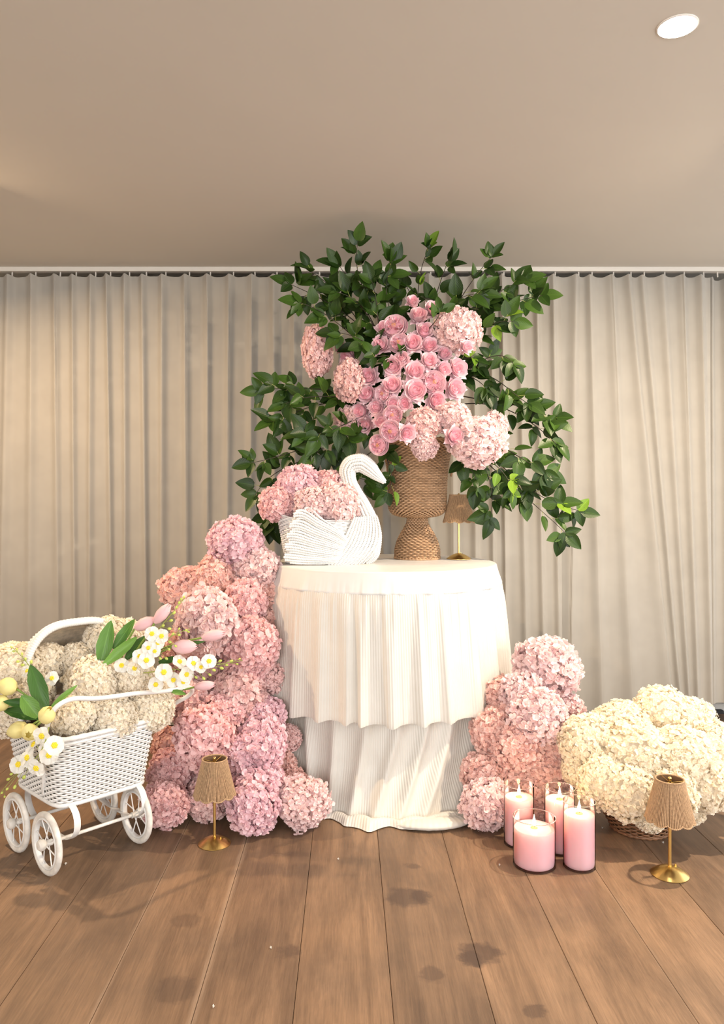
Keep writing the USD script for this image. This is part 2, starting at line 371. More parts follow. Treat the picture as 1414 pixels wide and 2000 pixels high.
obj('clip', rbox((1.89, WALLY - 0.045, 0.0), (1.935, WALLY - 0.02, 0.018), 0.003), 'black_plastic', label='small black clip lying on the floor beside the back baseboard at right', cat='clip')

# downlight in the ceiling
dl = P(1323, 51, (CEIL - CAMH) * FPX / (VY - 51))
t = thing('downlight', 'round recessed ceiling downlight glowing at the upper right', 'ceiling light', (dl[0], dl[1], CEIL))
obj('trim_ring', lathe([(0.041, 0.012), (0.040, -0.001), (0.044, -0.003), (0.047, -0.0015), (0.047, 0.001)], 40), 'trim_white', t, smooth=40)
obj('lens', lathe([(0.0005, -0.0005), (0.040, -0.0005), (0.040, 0.004)], 40), 'lamp_lens', t)

# curtain rail
rail = thing('curtain_rail', 'slim white curtain track fixed along the ceiling', 'curtain rail', (0, CURY, CEIL - 0.034))
obj('track', rbox((-2.8, -0.02, 0.012), (3.1, 0.016, 0.034), 0.002), 'rail_white', rail)

def ridge_fn(top, bot):
    """phase at (x, s): 2 pi k at the k-th ridge, whose x runs from top[k] to bot[k] as s goes 0..1"""
    top, bot = np.array(top, float), np.array(bot, float)
    def f(x, s):
        rx = top * (1 - s) + bot * s
        return np.interp(x, rx, np.arange(len(rx)) * 2 * PI)
    return f

def curtain(label, top_px, bot_px, lo, hi, amp, hem_z, seed, power=1.5, y0=CURY):
    X = lambda px: (px - VX) / FPX * CURY
    f = ridge_fn([X(p) for p in top_px], [X(p) for p in bot_px])
    n = int((hi[0] - lo[0]) / 1.4); nv = 36
    s = np.linspace(0, 1, nv) ** 1.0
    V, U = [], []
    for k in range(nv):
        u = np.linspace(0, 1, n)
        x = X(lo[0] + (lo[1] - lo[0]) * s[k]) * (1 - u) + X(hi[0] + (hi[1] - hi[0]) * s[k]) * u
        ph = f(x, s[k])
        kk = np.floor(ph / (2 * PI))
        a = amp * (0.75 + 0.5 * noise(np.stack([kk * 3.3 + seed, kk * 0 + s[k] * 1.2, kk * 0], -1)))
        c = (0.5 + 0.5 * np.cos(ph + 0.35 * np.sin(ph))) ** power
        y = y0 - a * c * (1 - 0.25 * s[k]) - 0.012 * fbm(np.stack([x * 9, x * 0 + s[k] * 2.5, x * 0 + seed], -1), 3)
        ztop = CEIL - 0.035 - 0.009 * (1 - c) - 0.004 * noise(np.stack([x * 30, x * 0, x * 0 + seed], -1))
        hz = hem_z + 0.006 * noise(np.stack([x * 5, x * 0, x * 0 + seed], -1))
        V.append(np.stack([x, y, ztop * (1 - s[k]) + hz * s[k]], -1)); U.append(np.stack([x, np.full(n, s[k] * 2.2)], -1))
    V = np.array(V)
    back = V + np.array([0, 0.002, 0])
    mb = MB(); fc = grid_faces(nv, n)
    mb.add(V.reshape(-1, 3), fc, np.array(U).reshape(-1, 2)); mb.add(back.reshape(-1, 3), fc[:, ::-1], np.array(U).reshape(-1, 2))
    rs = [x for x in top_px if lo[0] < x < hi[0]]
    obj('curtain', mb, 'curtain_linen', smooth=True, uv=True, label=label, cat='curtain', group='linen curtains along the back wall')
    for p in rs:
        obj('glider', tube([(X(p + 6), 0, 0.013), (X(p + 6), -0.002, -0.012)], 0.0035, 6), 'rail_white', rail)

lt = [-80, -30, 18, 64, 112, 143, 181, 210, 247, 280, 318, 364, 405, 450, 492, 535, 575, 618, 660, 700, 745, 790, 835, 880, 925, 958, 978, 1012, 1046, 1078, 1110]
lb = [-90, -40, 2, 60, 117, 150, 174, 224, 245, 290, 316, 368, 408, 440, 486, 540, 580, 622, 660, 705, 750, 795, 840, 885, 930, 965, 990, 1028, 1062, 1092, 1120]
curtain('long beige linen curtain in even folds left of the centre seam', lt, lb, (-90, -95), (1094, 1098), 0.024, 0.012, 3, 2.0)
rt = [1080, 1124, 1150, 1192, 1226, 1252, 1292, 1330, 1368, 1400]
rb = [1070, 1110, 1175, 1235, 1312, 1330, 1345, 1362, 1388, 1415]
curtain('beige linen curtain with slanting folds right of the centre seam', rt, rb, (1088, 1092), (1388, 1390), 0.024, 0.072, 11, 1.1, CURY + 0.01)
curtain('narrow strip of beige curtain at the right edge set further back', [1370, 1395, 1425, 1460, 1500, 1545, 1590, 1630, 1680, 1730, 1780], [1370, 1400, 1430, 1465, 1500, 1545, 1590, 1630, 1680, 1730, 1780], (1380, 1380), (1760, 1760), 0.03, 0.105, 17, 1.2, CURY + 0.06)

# ------------------------------------------------------------------ table cloth
TX, TY, TZ, TR = 0.148, 3.13, 0.85, 0.45
def px_theta(px, r):
    th = np.linspace(-1.45, 1.45, 600)
    p = VX + FPX * (TX + r * np.sin(th)) / (TY - r * np.cos(th))
    k = np.argmax(p); j = np.argmin(p)
    return float(np.interp(px, p[j:k + 1], th[j:k + 1]))
def ring_fn(ths):
    ths = np.array(ths); full = np.r_[ths, ths[0] + 2 * PI]
    def f(th):
        t = (th - ths[0]) % (2 * PI) + ths[0]
        return np.interp(t, full, np.arange(len(full)) * 2 * PI)
    return f
tc = thing('tablecloth', 'white round tablecloth with a satin top and two pleated ruffle tiers draped to the floor', 'tablecloth', (TX, TY, 0))
NT = 900
th = np.linspace(-PI, PI, NT, endpoint=False)
def cloth_surface(rows, name, material, thick=0.003):
    """rows: list of (r(th), z(th), twist)"""
    V = np.array([np.stack([r * np.sin(th + tw), -r * np.cos(th + tw), np.broadcast_to(z, th.shape)], -1) for r, z, tw in rows])
    arc = np.array([np.stack([th * 0.47, np.full(NT, k * 0.02)], -1) for k in range(len(rows))])
    f = grid_faces(len(rows), NT, False, True)[:, ::-1]
    return obj(name, MB().add(V.reshape(-1, 3), f, arc.reshape(-1, 2)), material, tc, smooth=True, uv=True)
w1 = fbm(np.stack([np.sin(th) * 6, np.cos(th) * 6, th * 0], -1), 4, 5)
w2 = fbm(np.stack([np.sin(th) * 14, np.cos(th) * 14, th * 0 + 3], -1), 3, 9)
rows = [(th * 0 + r, TZ + (1 - r / TR) * 0.0, 0) for r in (0.001, 0.15, 0.3, 0.42)]
for a in np.linspace(0, PI / 2, 6)[1:]:
    rows.append((th * 0 + TR - 0.008 + 0.008 * math.sin(a), TZ - 0.008 + 0.008 * math.cos(a), 0))
for s in np.linspace(0, 1, 9)[1:]:
    rows.append((TR + 0.021 * s + 0.020 * s * (w1 - 0.5) + 0.016 * s * s * (w2 - 0.5), TZ - 0.008 - 0.070 * s, 0))
rows.append((TR + 0.016 + 0.01 * (w1 - 0.5), TZ - 0.0805, 0))
cloth_surface(rows, 'top_panel', 'satin')
R1 = 0.53
pr = [px_theta(p, R1) for p in (560, 612, 668, 697, 762, 826, 880, 944)]
rest = list(np.linspace(pr[-1] + 0.22, pr[0] + 2 * PI - 0.22, 19))
f1 = ring_fn(pr + rest)
ph = f1(th); kk = np.floor(ph / (2 * PI))
amp = 0.75 + 0.5 * noise(np.stack([kk * 2.7, kk * 0, kk * 0], -1))
c1 = 0.5 + 0.5 * np.cos(ph + 0.6 * np.sin(ph + 0.4))
small = np.sin(th * 70 + 3 * w1 * 6) * 0.5 + 0.5
rows = []
for s in np.linspace(0, 1, 30):
    r = 0.470 + 0.020 * (w1 - 0.5) * (1 - s) + 0.030 * s ** 0.9 + 0.024 * amp * c1 * s ** 0.7 + 0.006 * small * (1 - s) ** 2 * min(1, s * 8) + 0.012 * (w2 - 0.5) * s
    rows.append((r, TZ - 0.077 - s * (0.435 + 0.012 * w1 + 0.010 * c1), 0.02 * s))
rows.append((rows[-1][0] - 0.003, rows[-1][1] + 0.002, 0.02))
cloth_surface(rows, 'ruffle_tier', 'pleated')
pr = [px_theta(p, 0.5) for p in (575, 640, 715, 790, 855, 905)]
rest = list(np.linspace(pr[-1] + 0.25, pr[0] + 2 * PI - 0.25, 15))
f2 = ring_fn(pr + rest)
rows = []
front = np.exp(-((th - 0.05) / 0.55) ** 2)
for s in np.linspace(0, 1, 34):
    tw = 0.34 * s ** 1.6 * np.sin(th * 2.0 + 0.9)
    ph = f2(th + tw)
    c2 = 0.5 + 0.5 * np.cos(ph + 0.5 * np.sin(ph))
    r = 0.425 + 0.03 * s + 0.034 * c2 * s ** 0.4 * (1 - 0.45 * max(0, s - 0.7) / 0.3) + 0.055 * front * max(0, s - 0.6) / 0.4
    rows.append((r, 0.395 - s * 0.383, 0))
last = rows[-1][0]
ed = fbm(np.stack([np.sin(th) * 5, np.cos(th) * 5, th * 0 + 8], -1), 3, 2)
for s in np.linspace(0, 1, 9)[1:]:
    out = (0.02 + 0.085 * front * ed * 1.3) * s
    rows.append((last + out, np.maximum(0.0025, 0.012 - 0.008 * s + 0.030 * front * np.sin(s * PI) * (0.35 + ed)), 0))
cloth_surface(rows, 'ruffle_tier', 'pleated')
# bunched roll of cloth at the foot, right of the front
roll = spline([P(772, 1598, 2.60), P(820, 1612, 2.575), P(868, 1611, 2.58), P(918, 1590, 2.66)], 40)
roll[:, 2] = 0.024
rr = 0.0185 * (0.25 + 0.9 * np.sin(np.linspace(0.15, PI - 0.1, 40)) ** 0.6) * (0.9 + 0.25 * noise(np.stack([np.arange(40) * 0.35] * 3, -1)))
roll[:, 2] = rr * 0.76
v, f = tube(roll - np.array([TX, TY, 0]), rr, 18, flat=(0.75, 1.9), up=(0, 0, 1))
obj('hem_fold', MB().add(v, f, np.stack([np.repeat(np.r_[np.linspace(0, .15, 40)], 18), np.tile(np.linspace(0, .1, 18), 40)], 1).tolist() + [[0, 0], [0, 0]]), 'pleated', tc, smooth=True, uv=True)

# ------------------------------------------------------------------ weaving
def weave(S, nu, rows, stakes, rad, amp, per=4, closed=True, flat=(0.6, 1.0), sides=5):
    """S(u, v) -> point, outward normal. rows: list of v; strands run along u in 0..1 over and under the stakes."""
    mb = MB(); n = stakes * per
    u = np.arange(n) / n if closed else np.linspace(0, 1, n + 1)
    for i, v in enumerate(rows):
        p, nn = S(u, np.full(len(u), v))
        off = amp * np.sin(u * stakes * PI + (i % 2) * PI)
        mb.add(*tube(p + nn * off[:, None], rad, sides, closed=closed, flat=flat, up=nn))
    return mb

def lathe_surf(prof):
    from scipy.interpolate import PchipInterpolator
    prof = np.array(prof, float); d = np.r_[0, np.cumsum(np.linalg.norm(np.diff(prof, axis=0), axis=1))]; d /= d[-1]
    fr, fz = PchipInterpolator(d, prof[:, 0]), PchipInterpolator(d, prof[:, 1])
    def S(u, v):
        r, z = fr(v), fz(v); dr, dz = fr.derivative()(v), fz.derivative()(v)
        a = u * 2 * PI; L = np.hypot(dr, dz)
        p = np.stack([r * np.cos(a), r * np.sin(a), z], -1)
        n = np.stack([dz / L * np.cos(a), dz / L * np.sin(a), -dr / L], -1)
        return p, n
    return S, float(np.linalg.norm(np.diff(prof, axis=0), axis=1).sum()), fr, fz

def wrapped(path, r, pitch, sides=10, depth=0.16, flat=None, up=None, rfun=None):
    """a core wrapped round with cane: the radius swells once per turn"""
    path = np.asarray(path, float); L = np.linalg.norm(np.diff(path, axis=0), axis=1).sum()
    n = int(L / pitch * 4) + 4
    p = spline(path, n); s = np.linspace(0, 1, n)
    rr = (r if rfun is None else rfun(s)) * (1 - depth * (np.abs(np.cos(np.arange(n) * PI / 4)) ** 3))
    return tube(p, rr, sides, flat=flat, up=up)

# ------------------------------------------------------------------ urn
UX, UY = 0.295, 3.28
urn = thing('wicker_urn', 'tall brown wicker urn with a flared bowl and bell-shaped foot on the table', 'urn', (UX, UY, TZ))
foot = [(0.093, 0.004), (0.094, 0.03), (0.086, 0.07), (0.070, 0.105), (0.052, 0.135), (0.042, 0.158), (0.041, 0.176)]
bowl = [(0.045, 0.181), (0.085, 0.186), (0.108, 0.197), (0.119, 0.215), (0.1215, 0.25), (0.123, 0.31), (0.127, 0.38), (0.136, 0.43), (0.152, 0.475), (0.168, 0.503)]
for nm, prof, pitch, st in (('foot_weave', foot, 0.0068, 40), ('bowl_weave', bowl, 0.0068, 62)):
    S, L, fr, fz = lathe_surf(prof)
    obj(nm, weave(S, 0, np.linspace(0.01, 0.99, int(L / pitch)), st, 0.0038, 0.0034, per=4, flat=(0.55, 0.92)), 'rattan', urn, smooth=True, kind='stuff')
    vv = np.linspace(0, 1, 26)
    obj('inner_wall', lathe([(max(fr(a) - 0.004, 0.002), fz(a)) for a in vv], 48), 'rattan_stake', urn, smooth=True)
for z, r in ((0.004, 0.094), (0.179, 0.044), (0.503, 0.168)):
    a = np.arange(160) / 160 * 2 * PI
    obj('rim', tube(np.stack([r * np.cos(a), r * np.sin(a), z + 0.001 * np.sin(a * 40)], -1), 0.0055 + 0.0012 * np.sin(a * 40), 8, closed=True), 'rattan', urn, smooth=True)
a = np.linspace(0, 2 * PI, 24, endpoint=False)
obj('handle_ring', tube(np.stack([0.146 + 0.006 * np.sin(a), -0.03 + 0.016 * np.cos(a), 0.40 + 0.028 * np.sin(a) - 0.02], -1), 0.003, 6, closed=True), 'rattan', urn, smooth=True)

# ------------------------------------------------------------------ small lamps
def lamp(label, x, y, z, seed, scale=1.0, tilt=0.0):
    k = scale
    t = thing('table_lamp', label, 'lamp', (x, y, z), seed * 0.7, group='small brass lamps with cord shades')
    obj('base', lathe(np.array([(0.0005, 0.0255), (0.006, 0.025), (0.014, 0.0235), (0.026, 0.019), (0.038, 0.0125), (0.047, 0.006), (0.052, 0.0025), (0.052, 0.001), (0.0505, 0.0), (0.0005, 0.0)]) * k, 56), 'brass', t, smooth=50)
    obj('pole', tube(np.array([(0, 0, 0.022), (0, 0, 0.27)]) * k, 0.0047 * k, 14), 'brass', t, smooth=40)
    obj('switch', MB().add(*tube(np.array([(0.012, -0.019, 0.02), (0.0125, -0.0198, 0.026)]) * k, 0.0035 * k, 10)), 'brass', t, smooth=40)
    r0, r1, z0, z1, NS = 0.0385, 0.0655, 0.272, 0.163, 10
    def edge(a): return z1 - 0.0075 * np.abs(np.cos(a * NS / 2)) ** 0.7
    def R(a, s): return (r0 * (1 - s) + r1 * s) * (1 + 0.045 * s * np.abs(np.cos(a * NS / 2)) ** 0.8 - 0.02 * s)
    cords = MB(); n = 92
    for i in range(n):
        a = 2 * PI * i / n; ze = edge(a); p = []
        for s in np.linspace(0, 1, 5): r = R(a, s); p.append((r * math.cos(a), r * math.sin(a), z0 * (1 - s) + ze * s))
        cords.add(*tube(np.array(p) * k, np.linspace(0.0011, 0.00172, 5) * k, 6, caps=False))
    sh = obj('shade', cords, 'cord', t, smooth=True, kind='stuff')
    aa = np.linspace(0, 2 * PI, 80, endpoint=False)
    inner = np.array([[((R(a, s) - 0.0012) * math.cos(a), (R(a, s) - 0.0012) * math.sin(a), z0 * (1 - s) + edge(a) * s) for s in (0, 0.5, 1)] for a in aa]) * k
    obj('shade_lining', (inner.reshape(-1, 3), grid_faces(80, 3, True, False)), 'shade_inside', t, smooth=True)
    for nm, s, rad in (('top_cord', 0, 0.0024), ('scallop_cord', 1, 0.0022)):
        a4 = np.linspace(0, 2 * PI, 320, endpoint=False)
        p = np.array([(R(q, s) * math.cos(q), R(q, s) * math.sin(q), (z0 if s == 0 else edge(q))) for q in a4]) * k
        obj(nm, tube(p, rad * k * (1 + 0.25 * np.sin(np.arange(320) * PI / 2)), 6, closed=True), 'cord', t, smooth=True)
    for q in range(3):
        a = q * 2 * PI / 3 + 0.4
        obj('shade_arm', tube(np.array([(0, 0, 0.262), (r0 * math.cos(a), r0 * math.sin(a), 0.270)]) * k, 0.0012 * k, 5), 'brass', t)
    obj('finial', MB().add(ICO2[0] * 0.0055 * k + np.array([0, 0, 0.274]) * k, ICO2[1]), 'brass', t, smooth=True)
def on_floor(px, py):
    y = FPX * CAMH / (py - VY); return (px - VX) / FPX * y, y
x, y = on_floor(419, 1648); lamp('small brass lamp with a cord shade on the floor before the left pink flowers', x, y, 0, 1)
x, y = on_floor(1308, 1708); lamp('small brass lamp with a cord shade on the floor before the cream flowers', x, y, 0, 2, 1.03)
lamp('small brass lamp with a cord shade standing on the table beside the urn', 0.471, 3.27, TZ, 3, 1.0)

# ------------------------------------------------------------------ candles
for cx, cy, cr, ch, wz, where in ((0.694, 2.307, 0.0475, 0.197, 0.160, 'at the front right of the four'), (0.561, 2.317, 0.063, 0.145, 0.113, 'wide and short, front left'), (0.547, 2.459, 0.0475, 0.192, 0.151, 'at the back left'), (0.664, 2.412, 0.0465, 0.198, 0.162, 'at the back right of the four')):
    g = thing('glass_cylinder', 'clear glass cylinder ' + where + ' holding a pink candle', 'candle holder', (cx, cy, 0), group='glass cylinders on the floor')
    obj('wall', lathe([(cr - 0.001, 0.004), (cr, 0.008), (cr, ch)], 64), 'glass', g, smooth=60)
    a = np.linspace(0, 2 * PI, 64, endpoint=False)
    obj('lip', tube(np.stack([cr * np.cos(a), cr * np.sin(a), a * 0 + ch], -1), 0.0014, 8, closed=True), 'glass_thick', g, smooth=True)
    obj('base', lathe([(0.0003, 0.0), (cr - 0.004, 0.0), (cr - 0.001, 0.001), (cr, 0.0024), (cr - 0.001, 0.0036), (cr - 0.004, 0.004), (0.0003, 0.004)], 64), 'glass', g, smooth=40)
    c = thing('pillar_candle', 'lit pink candle in the glass cylinder ' + where, 'candle', (cx, cy, 0.0045), group='pink candles in glass')
    rc = cr - 0.003; H = wz - 0.0045
    obj('wax', lathe([(0.0003, 0.0), (rc - 0.006, 0.0), (rc - 0.001, 0.004), (rc, 0.012), (rc, H - 0.003), (rc - 0.002, H), (rc * 0.5, H + 0.0005), (0.012, H - 0.0012), (0.0003, H - 0.0015)], 64), 'wax', c, smooth=50)
    obj('wick_disc', lathe([(0.0003, H + 0.0005), (0.0095, H + 0.0005), (0.0105, H - 0.001)], 20), 'wick', c, smooth=True)
    obj('wick', tube([(0, 0, H), (0.001, 0, H + 0.008)], 0.001, 6), 'black_plastic', c)
    fp = np.array([(0.0003, 0), (0.0034, 0.004), (0.0054, 0.010), (0.0050, 0.016), (0.0028, 0.024), (0.0003, 0.035)])
    obj('flame', lathe(fp + np.array([0, H + 0.004]), 16), 'flame', c, smooth=True)

# ------------------------------------------------------------------ flowers: petals
def petal_grid(nu=3, nv=3):
    u, v = np.meshgrid(np.linspace(-1, 1, nu), np.linspace(0, 1, nv), indexing='ij')
    return u.ravel(), v.ravel(), grid_faces(nu, nv)

def floret_ball(N, psize, seed, lump=0.13, lift=(0.25, 0.95), deep=0.13, wide=0.62):
    """a flower head of radius about 1: N four-petalled florets on a lumpy ball"""
    g = np.random.default_rng(seed)
    i = np.arange(N) + 0.5
    z = 1 - 2 * i / N; a = i * PI * (3 - math.sqrt(5)) + g.normal(0, 0.25, N)
    d = np.stack([np.sqrt(1 - z * z) * np.cos(a), np.sqrt(1 - z * z) * np.sin(a), z], 1) + g.normal(0, 0.06, (N, 3))
    d /= np.linalg.norm(d, axis=1, keepdims=True)
    rad = 0.80 + lump * 2 * (fbm(d * 1.6 + 5 + seed, 3, seed) - 0.5) + g.uniform(-deep, 0.09, N)
    u, v, f = petal_grid(3, 3)
    wid = np.interp(v, [0, 0.5, 1], [0.16, 1.0, 0.55])
    V, F = [], []
    for k in range(N):
        R = frame(d[k] + g.normal(0, 0.38, 3))
        s = psize * g.uniform(0.8, 1.2); sp = g.uniform(0, 2 * PI)
        for q in range(4):
            L = s * g.uniform(0.85, 1.15); w = L * wide * g.uniform(0.85, 1.15); el = g.uniform(*lift); cup = g.uniform(-0.15, 0.35); curl = g.uniform(-0.55, 0.25); skew = g.normal(0, 0.15)
            px_, py_ = v * L, u * wid * w + skew * v * L
            pz = cup * w * (u * wid) ** 2 + curl * L * v ** 2 + g.normal(0, 0.035 * L, len(u)) * v
            c, sn = math.cos(el), math.sin(el)
            x, zz = px_ * c - pz * sn, px_ * sn + pz * c
            aq = sp + q * PI / 2 + g.normal(0, 0.12); ca, sa = math.cos(aq), math.sin(aq)
            pts = np.stack([x * ca - py_ * sa, x * sa + py_ * ca, zz], 1)
            V.append(d[k] * rad[k] + pts @ R.T); F.append(f + len(F) * len(u))
    V, F = np.vstack(V), np.vstack(F)
    return V, np.vstack([F[:, [0, 1, 2]], F[:, [0, 2, 3]]])

HEADS = {}
def head_proto(key, material, N, psize, seed, **kw):
    p = proto(key + '_hydrangea')
    heart = kw.pop('heart', 0.62)
    fm = floret_ball(N, psize, seed, **kw)
    obj('florets', fm, material, p, smooth=True, kind='stuff')
    v = ICO3[0] * (heart + 0.1 * fbm(ICO3[0] * 1.6 + 5 + seed, 3, seed))[:, None]
    obj('inner_petals', (v, ICO3[1]), material, p, smooth=True)
    HEADS.setdefault(key.rsplit('_', 1)[0], []).append(p)
sd = 100
for col in ('pink', 'mauve', 'peach', 'blush', 'dusty'):
    for j in range(2):
        sd += 1; head_proto(f'{col}_{"ab"[j]}', 'petal_' + col, 1000, 0.118 + 0.014 * j, sd, lump=0.22, lift=(0.35, 1.3))
for col in ('cream', 'ivory'):
    for j in range(2):
        sd += 1; head_proto(f'{col}_{"ab"[j]}', 'petal_' + col, 1700, 0.074 + 0.008 * j, sd, lump=0.16, lift=(0.2, 1.0), deep=0.03, heart=0.73)

hrng = np.random.default_rng(21)
def head(px, py, rpx, y, col, label, group, sx=1.0, sy=1.0, squash=0.92):
    r = rpx / FPX * y * 1.12
    pr = HEADS[col][hrng.integers(len(HEADS[col]))]
    R = frame(hrng.normal(0, 1, 3)) @ rot((0, 0, 1), hrng.uniform(0, 6.28))
    A = np.eye(4); A[:3, :3] = np.diag([r * sx * hrng.uniform(0.94, 1.1), r * squash, r * sy * hrng.uniform(0.94, 1.08)]) @ R; A[:3, 3] = P(px, py, y)
    if A[2, 3] - r * sy * 0.93 < 0: A[2, 3] = r * sy * 0.93
    copy_of(pr, 'hydrangea_head', label, 'hydrangea', A, group)

# left pile ------------------------------------------------------------------
G = 'pink hydrangea heads heaped left of the table'
def dl_(py, back=0.0): return 2.63 + (1590 - py) / 530 * 0.36 + back
for px, py, r, b, c, lab in [
    (463, 1061, 48, 0.00, 'mauve', 'mauve pink hydrangea head crowning the tall heap left of the table'),
    (504, 1112, 40, 0.02, 'blush', 'pale pink hydrangea head just below the topmost one, touching the table edge'),
    (362, 1150, 44, 0.10, 'peach', 'peach hydrangea head on the upper left shoulder of the left heap'),
    (424, 1128, 42, 0.03, 'peach', 'peach hydrangea head directly under the topmost head of the left heap'),
    (406, 1212, 60, -0.12, 'blush', 'large pale pink hydrangea head bulging forward beside the pink tulips'),
    (478, 1178, 45, -0.02, 'pink', 'pink hydrangea head in the middle of the upper left heap'),
    (526, 1163, 34, 0.05, 'peach', 'small peach hydrangea head against the satin table edge'),
    (490, 1264, 52, -0.06, 'pink', 'big ruffled pink hydrangea head right of the tulip tips'),
    (482, 1306, 42, -0.02, 'pink', 'pink hydrangea head tucked under the big ruffled one beside the tulip tips'),
    (525, 1214, 30, 0.06, 'peach', 'small peach hydrangea head in shade behind the upper heap by the skirt'),
    (365, 1268, 44, -0.02, 'peach', 'peach hydrangea head behind the white flower sprays of the pram'),
    (524, 1322, 36, 0.04, 'dusty', 'dusty pink hydrangea head against the skirt half way down the left heap'),
    (468, 1354, 46, -0.03, 'dusty', 'dusty pink hydrangea head in the centre of the left heap'),
    (376, 1376, 46, 0.00, 'dusty', 'shaded dusty pink head right of the pram below the lowest pink tulip'),
    (438, 1395, 44, -0.04, 'pink', 'pink hydrangea head above the large one over the floor lamp'),
    (514, 1402, 42, 0.00, 'mauve', 'mauve hydrangea head at the right of the heap under the upper tier hem'),
    (400, 1443, 58, -0.10, 'pink', 'large pink hydrangea head directly above the left floor lamp'),
    (511, 1454, 52, -0.06, 'mauve', 'large mauve hydrangea head right of the left floor lamp shade'),
    (470, 1476, 40, -0.07, 'mauve', 'mauve hydrangea head just right of the lampshade top'),
    (334, 1455, 34, 0.05, 'peach', 'peach hydrangea head between the pram and the lamp heap in shade'),
    (560, 1440, 26, 0.06, 'dusty', 'small dusty head peeping out beside the lower skirt tier'),
    (335, 1512, 44, 0.00, 'pink', 'pink hydrangea head above the one by the pram rear wheel'),
    (325, 1590, 46, -0.06, 'pink', 'pink hydrangea head on the floor touching the pram rear wheel'),
    (405, 1574, 42, 0.00, 'dusty', 'dusty pink hydrangea head on the floor behind the lamp pole'),
    (504, 1540, 52, -0.06, 'mauve', 'mauve hydrangea head stacked low right of the lamp'),
    (494, 1588, 52, -0.10, 'mauve', 'mauve hydrangea head on the floor right of the lamp base'),
    (592, 1578, 48, -0.06, 'blush', 'blush pink hydrangea head on the floor at the right end of the left heap'),
    (570, 1528, 32, 0.06, 'peach', 'peach hydrangea head behind the blush one at the right end'),
    (545, 1492, 32, 0.08, 'peach', 'peach hydrangea head wedged against the lower skirt tier'),
    (430, 1500, 44, 0.06, 'dusty', 'dusty pink head in deep shade hidden by the lampshade'),
    (420, 1310, 46, 0.06, 'dusty', 'shaded dusty head behind the tips of the white sprays')]:
    head(px, py, r, dl_(py, b), c, lab, G)

# right pile ------------------------------------------------------------------
G = 'pink hydrangea heads heaped right of the table'
def dr_(py, back=0.0): return 2.63 + (1570 - py) / 280 * 0.16 + back
for px, py, r, b, c, lab in [
    (1068, 1303, 59, 0.0, 'blush', 'pale pink hydrangea head crowning the right heap'),
    (1024, 1362, 46, -0.03, 'blush', 'blush hydrangea head below left of the crowning one on the right heap'),
    (1050, 1400, 54, -0.08, 'blush', 'large ruffled blush hydrangea head in the middle of the right heap'),
    (1102, 1390, 38, 0.03, 'blush', 'pale lilac pink head between the right heap and the cream flowers'),
    (970, 1428, 48, 0.0, 'peach', 'peach hydrangea head against the skirt on the right heap'),
    (980, 1366, 40, 0.05, 'peach', 'peach hydrangea head half behind the skirt corner on the right heap'),
    (1010, 1456, 45, -0.05, 'peach', 'peach hydrangea head above the back left candle'),
    (1076, 1462, 44, 0.0, 'peach', 'coral peach head in shade beside the cream flowers'),
    (948, 1510, 44, 0.02, 'peach', 'coral head low against the skirt on the right heap'),
    (1066, 1504, 42, 0.0, 'peach', 'peach hydrangea head behind the candle flames'),
    (949, 1578, 46, -0.05, 'blush', 'blush hydrangea head on the floor left of the candles'),
    (1050, 1556, 42, 0.0, 'peach', 'peach hydrangea head on the floor seen through the candle glass'),
    (1000, 1514, 40, 0.03, 'peach', 'coral hydrangea head just above the left candle rim'),
    (1098, 1500, 36, 0.06, 'dusty', 'dusky head in the gap between candles and cream flowers'),
    (1000, 1570, 38, 0.06, 'peach', 'peach head on the floor behind the left candle')]:
    head(px, py, r, dr_(py, b), c, lab, G)

# cream bush ------------------------------------------------------------------
G = 'cream hydrangea heads in the floor basket'
for px, py, r, y, lab in [
    (1290, 1398, 60, 2.66, 'cream hydrangea head at the very top of the basket'),
    (1212, 1424, 55, 2.60, 'cream hydrangea head on the upper left of the basket'),
    (1345, 1412, 50, 2.66, 'cream hydrangea head on the upper right shoulder of the basket'),
    (1150, 1452, 54, 2.56, 'cream hydrangea head at the far left of the basket touching the pink heap'),
    (1240, 1472, 68, 2.50, 'big cream hydrangea head in the centre of the basket'),
    (1326, 1484, 64, 2.48, 'big cream hydrangea head right of centre in the basket'),
    (1394, 1462, 50, 2.58, 'cream hydrangea head at the right edge of the basket'),
    (1180, 1522, 54, 2.46, 'cream hydrangea head at the lower left of the basket above the candles'),
    (1226, 1546, 56, 2.42, 'cream hydrangea head hanging low in front of the basket'),
    (1304, 1546, 56, 2.42, 'cream hydrangea head behind the right lampshade'),
    (1380, 1530, 52, 2.46, 'cream hydrangea head at the lower right of the basket'),
    (1268, 1588, 34, 2.44, 'small cream head drooping over the wicker left of the lampshade'),
    (1134, 1500, 36, 2.54, 'small cream head at the left edge below the far left head'),
    (1416, 1504, 44, 2.60, 'cream hydrangea head cut by the right picture edge'),
    (1340, 1580, 34, 2.50, 'small cream head drooping right of the lampshade')]:
    head(px, py, r, y, 'cream', lab, G, squash=0.95)
bx, by = 0.978, 2.575
bk = thing('flower_basket', 'low round brown wicker basket under the cream hydrangeas', 'basket', (bx, by, 0))
S, L, fr, fz = lathe_surf([(0.09, 0.004), (0.105, 0.03), (0.125, 0.07), (0.14, 0.11)])
obj('weave', weave(S, 0, np.linspace(0.02, 0.98, 15), 34, 0.0045, 0.003, per=4), 'rattan_dark', bk, smooth=True, kind='stuff')
obj('inner_wall', lathe([(0.0005, 0.004), (0.085, 0.004), (0.100, 0.03), (0.12, 0.07), (0.135, 0.11)], 40), 'rattan_stake', bk, smooth=True)
a = np.arange(120) / 120 * 2 * PI
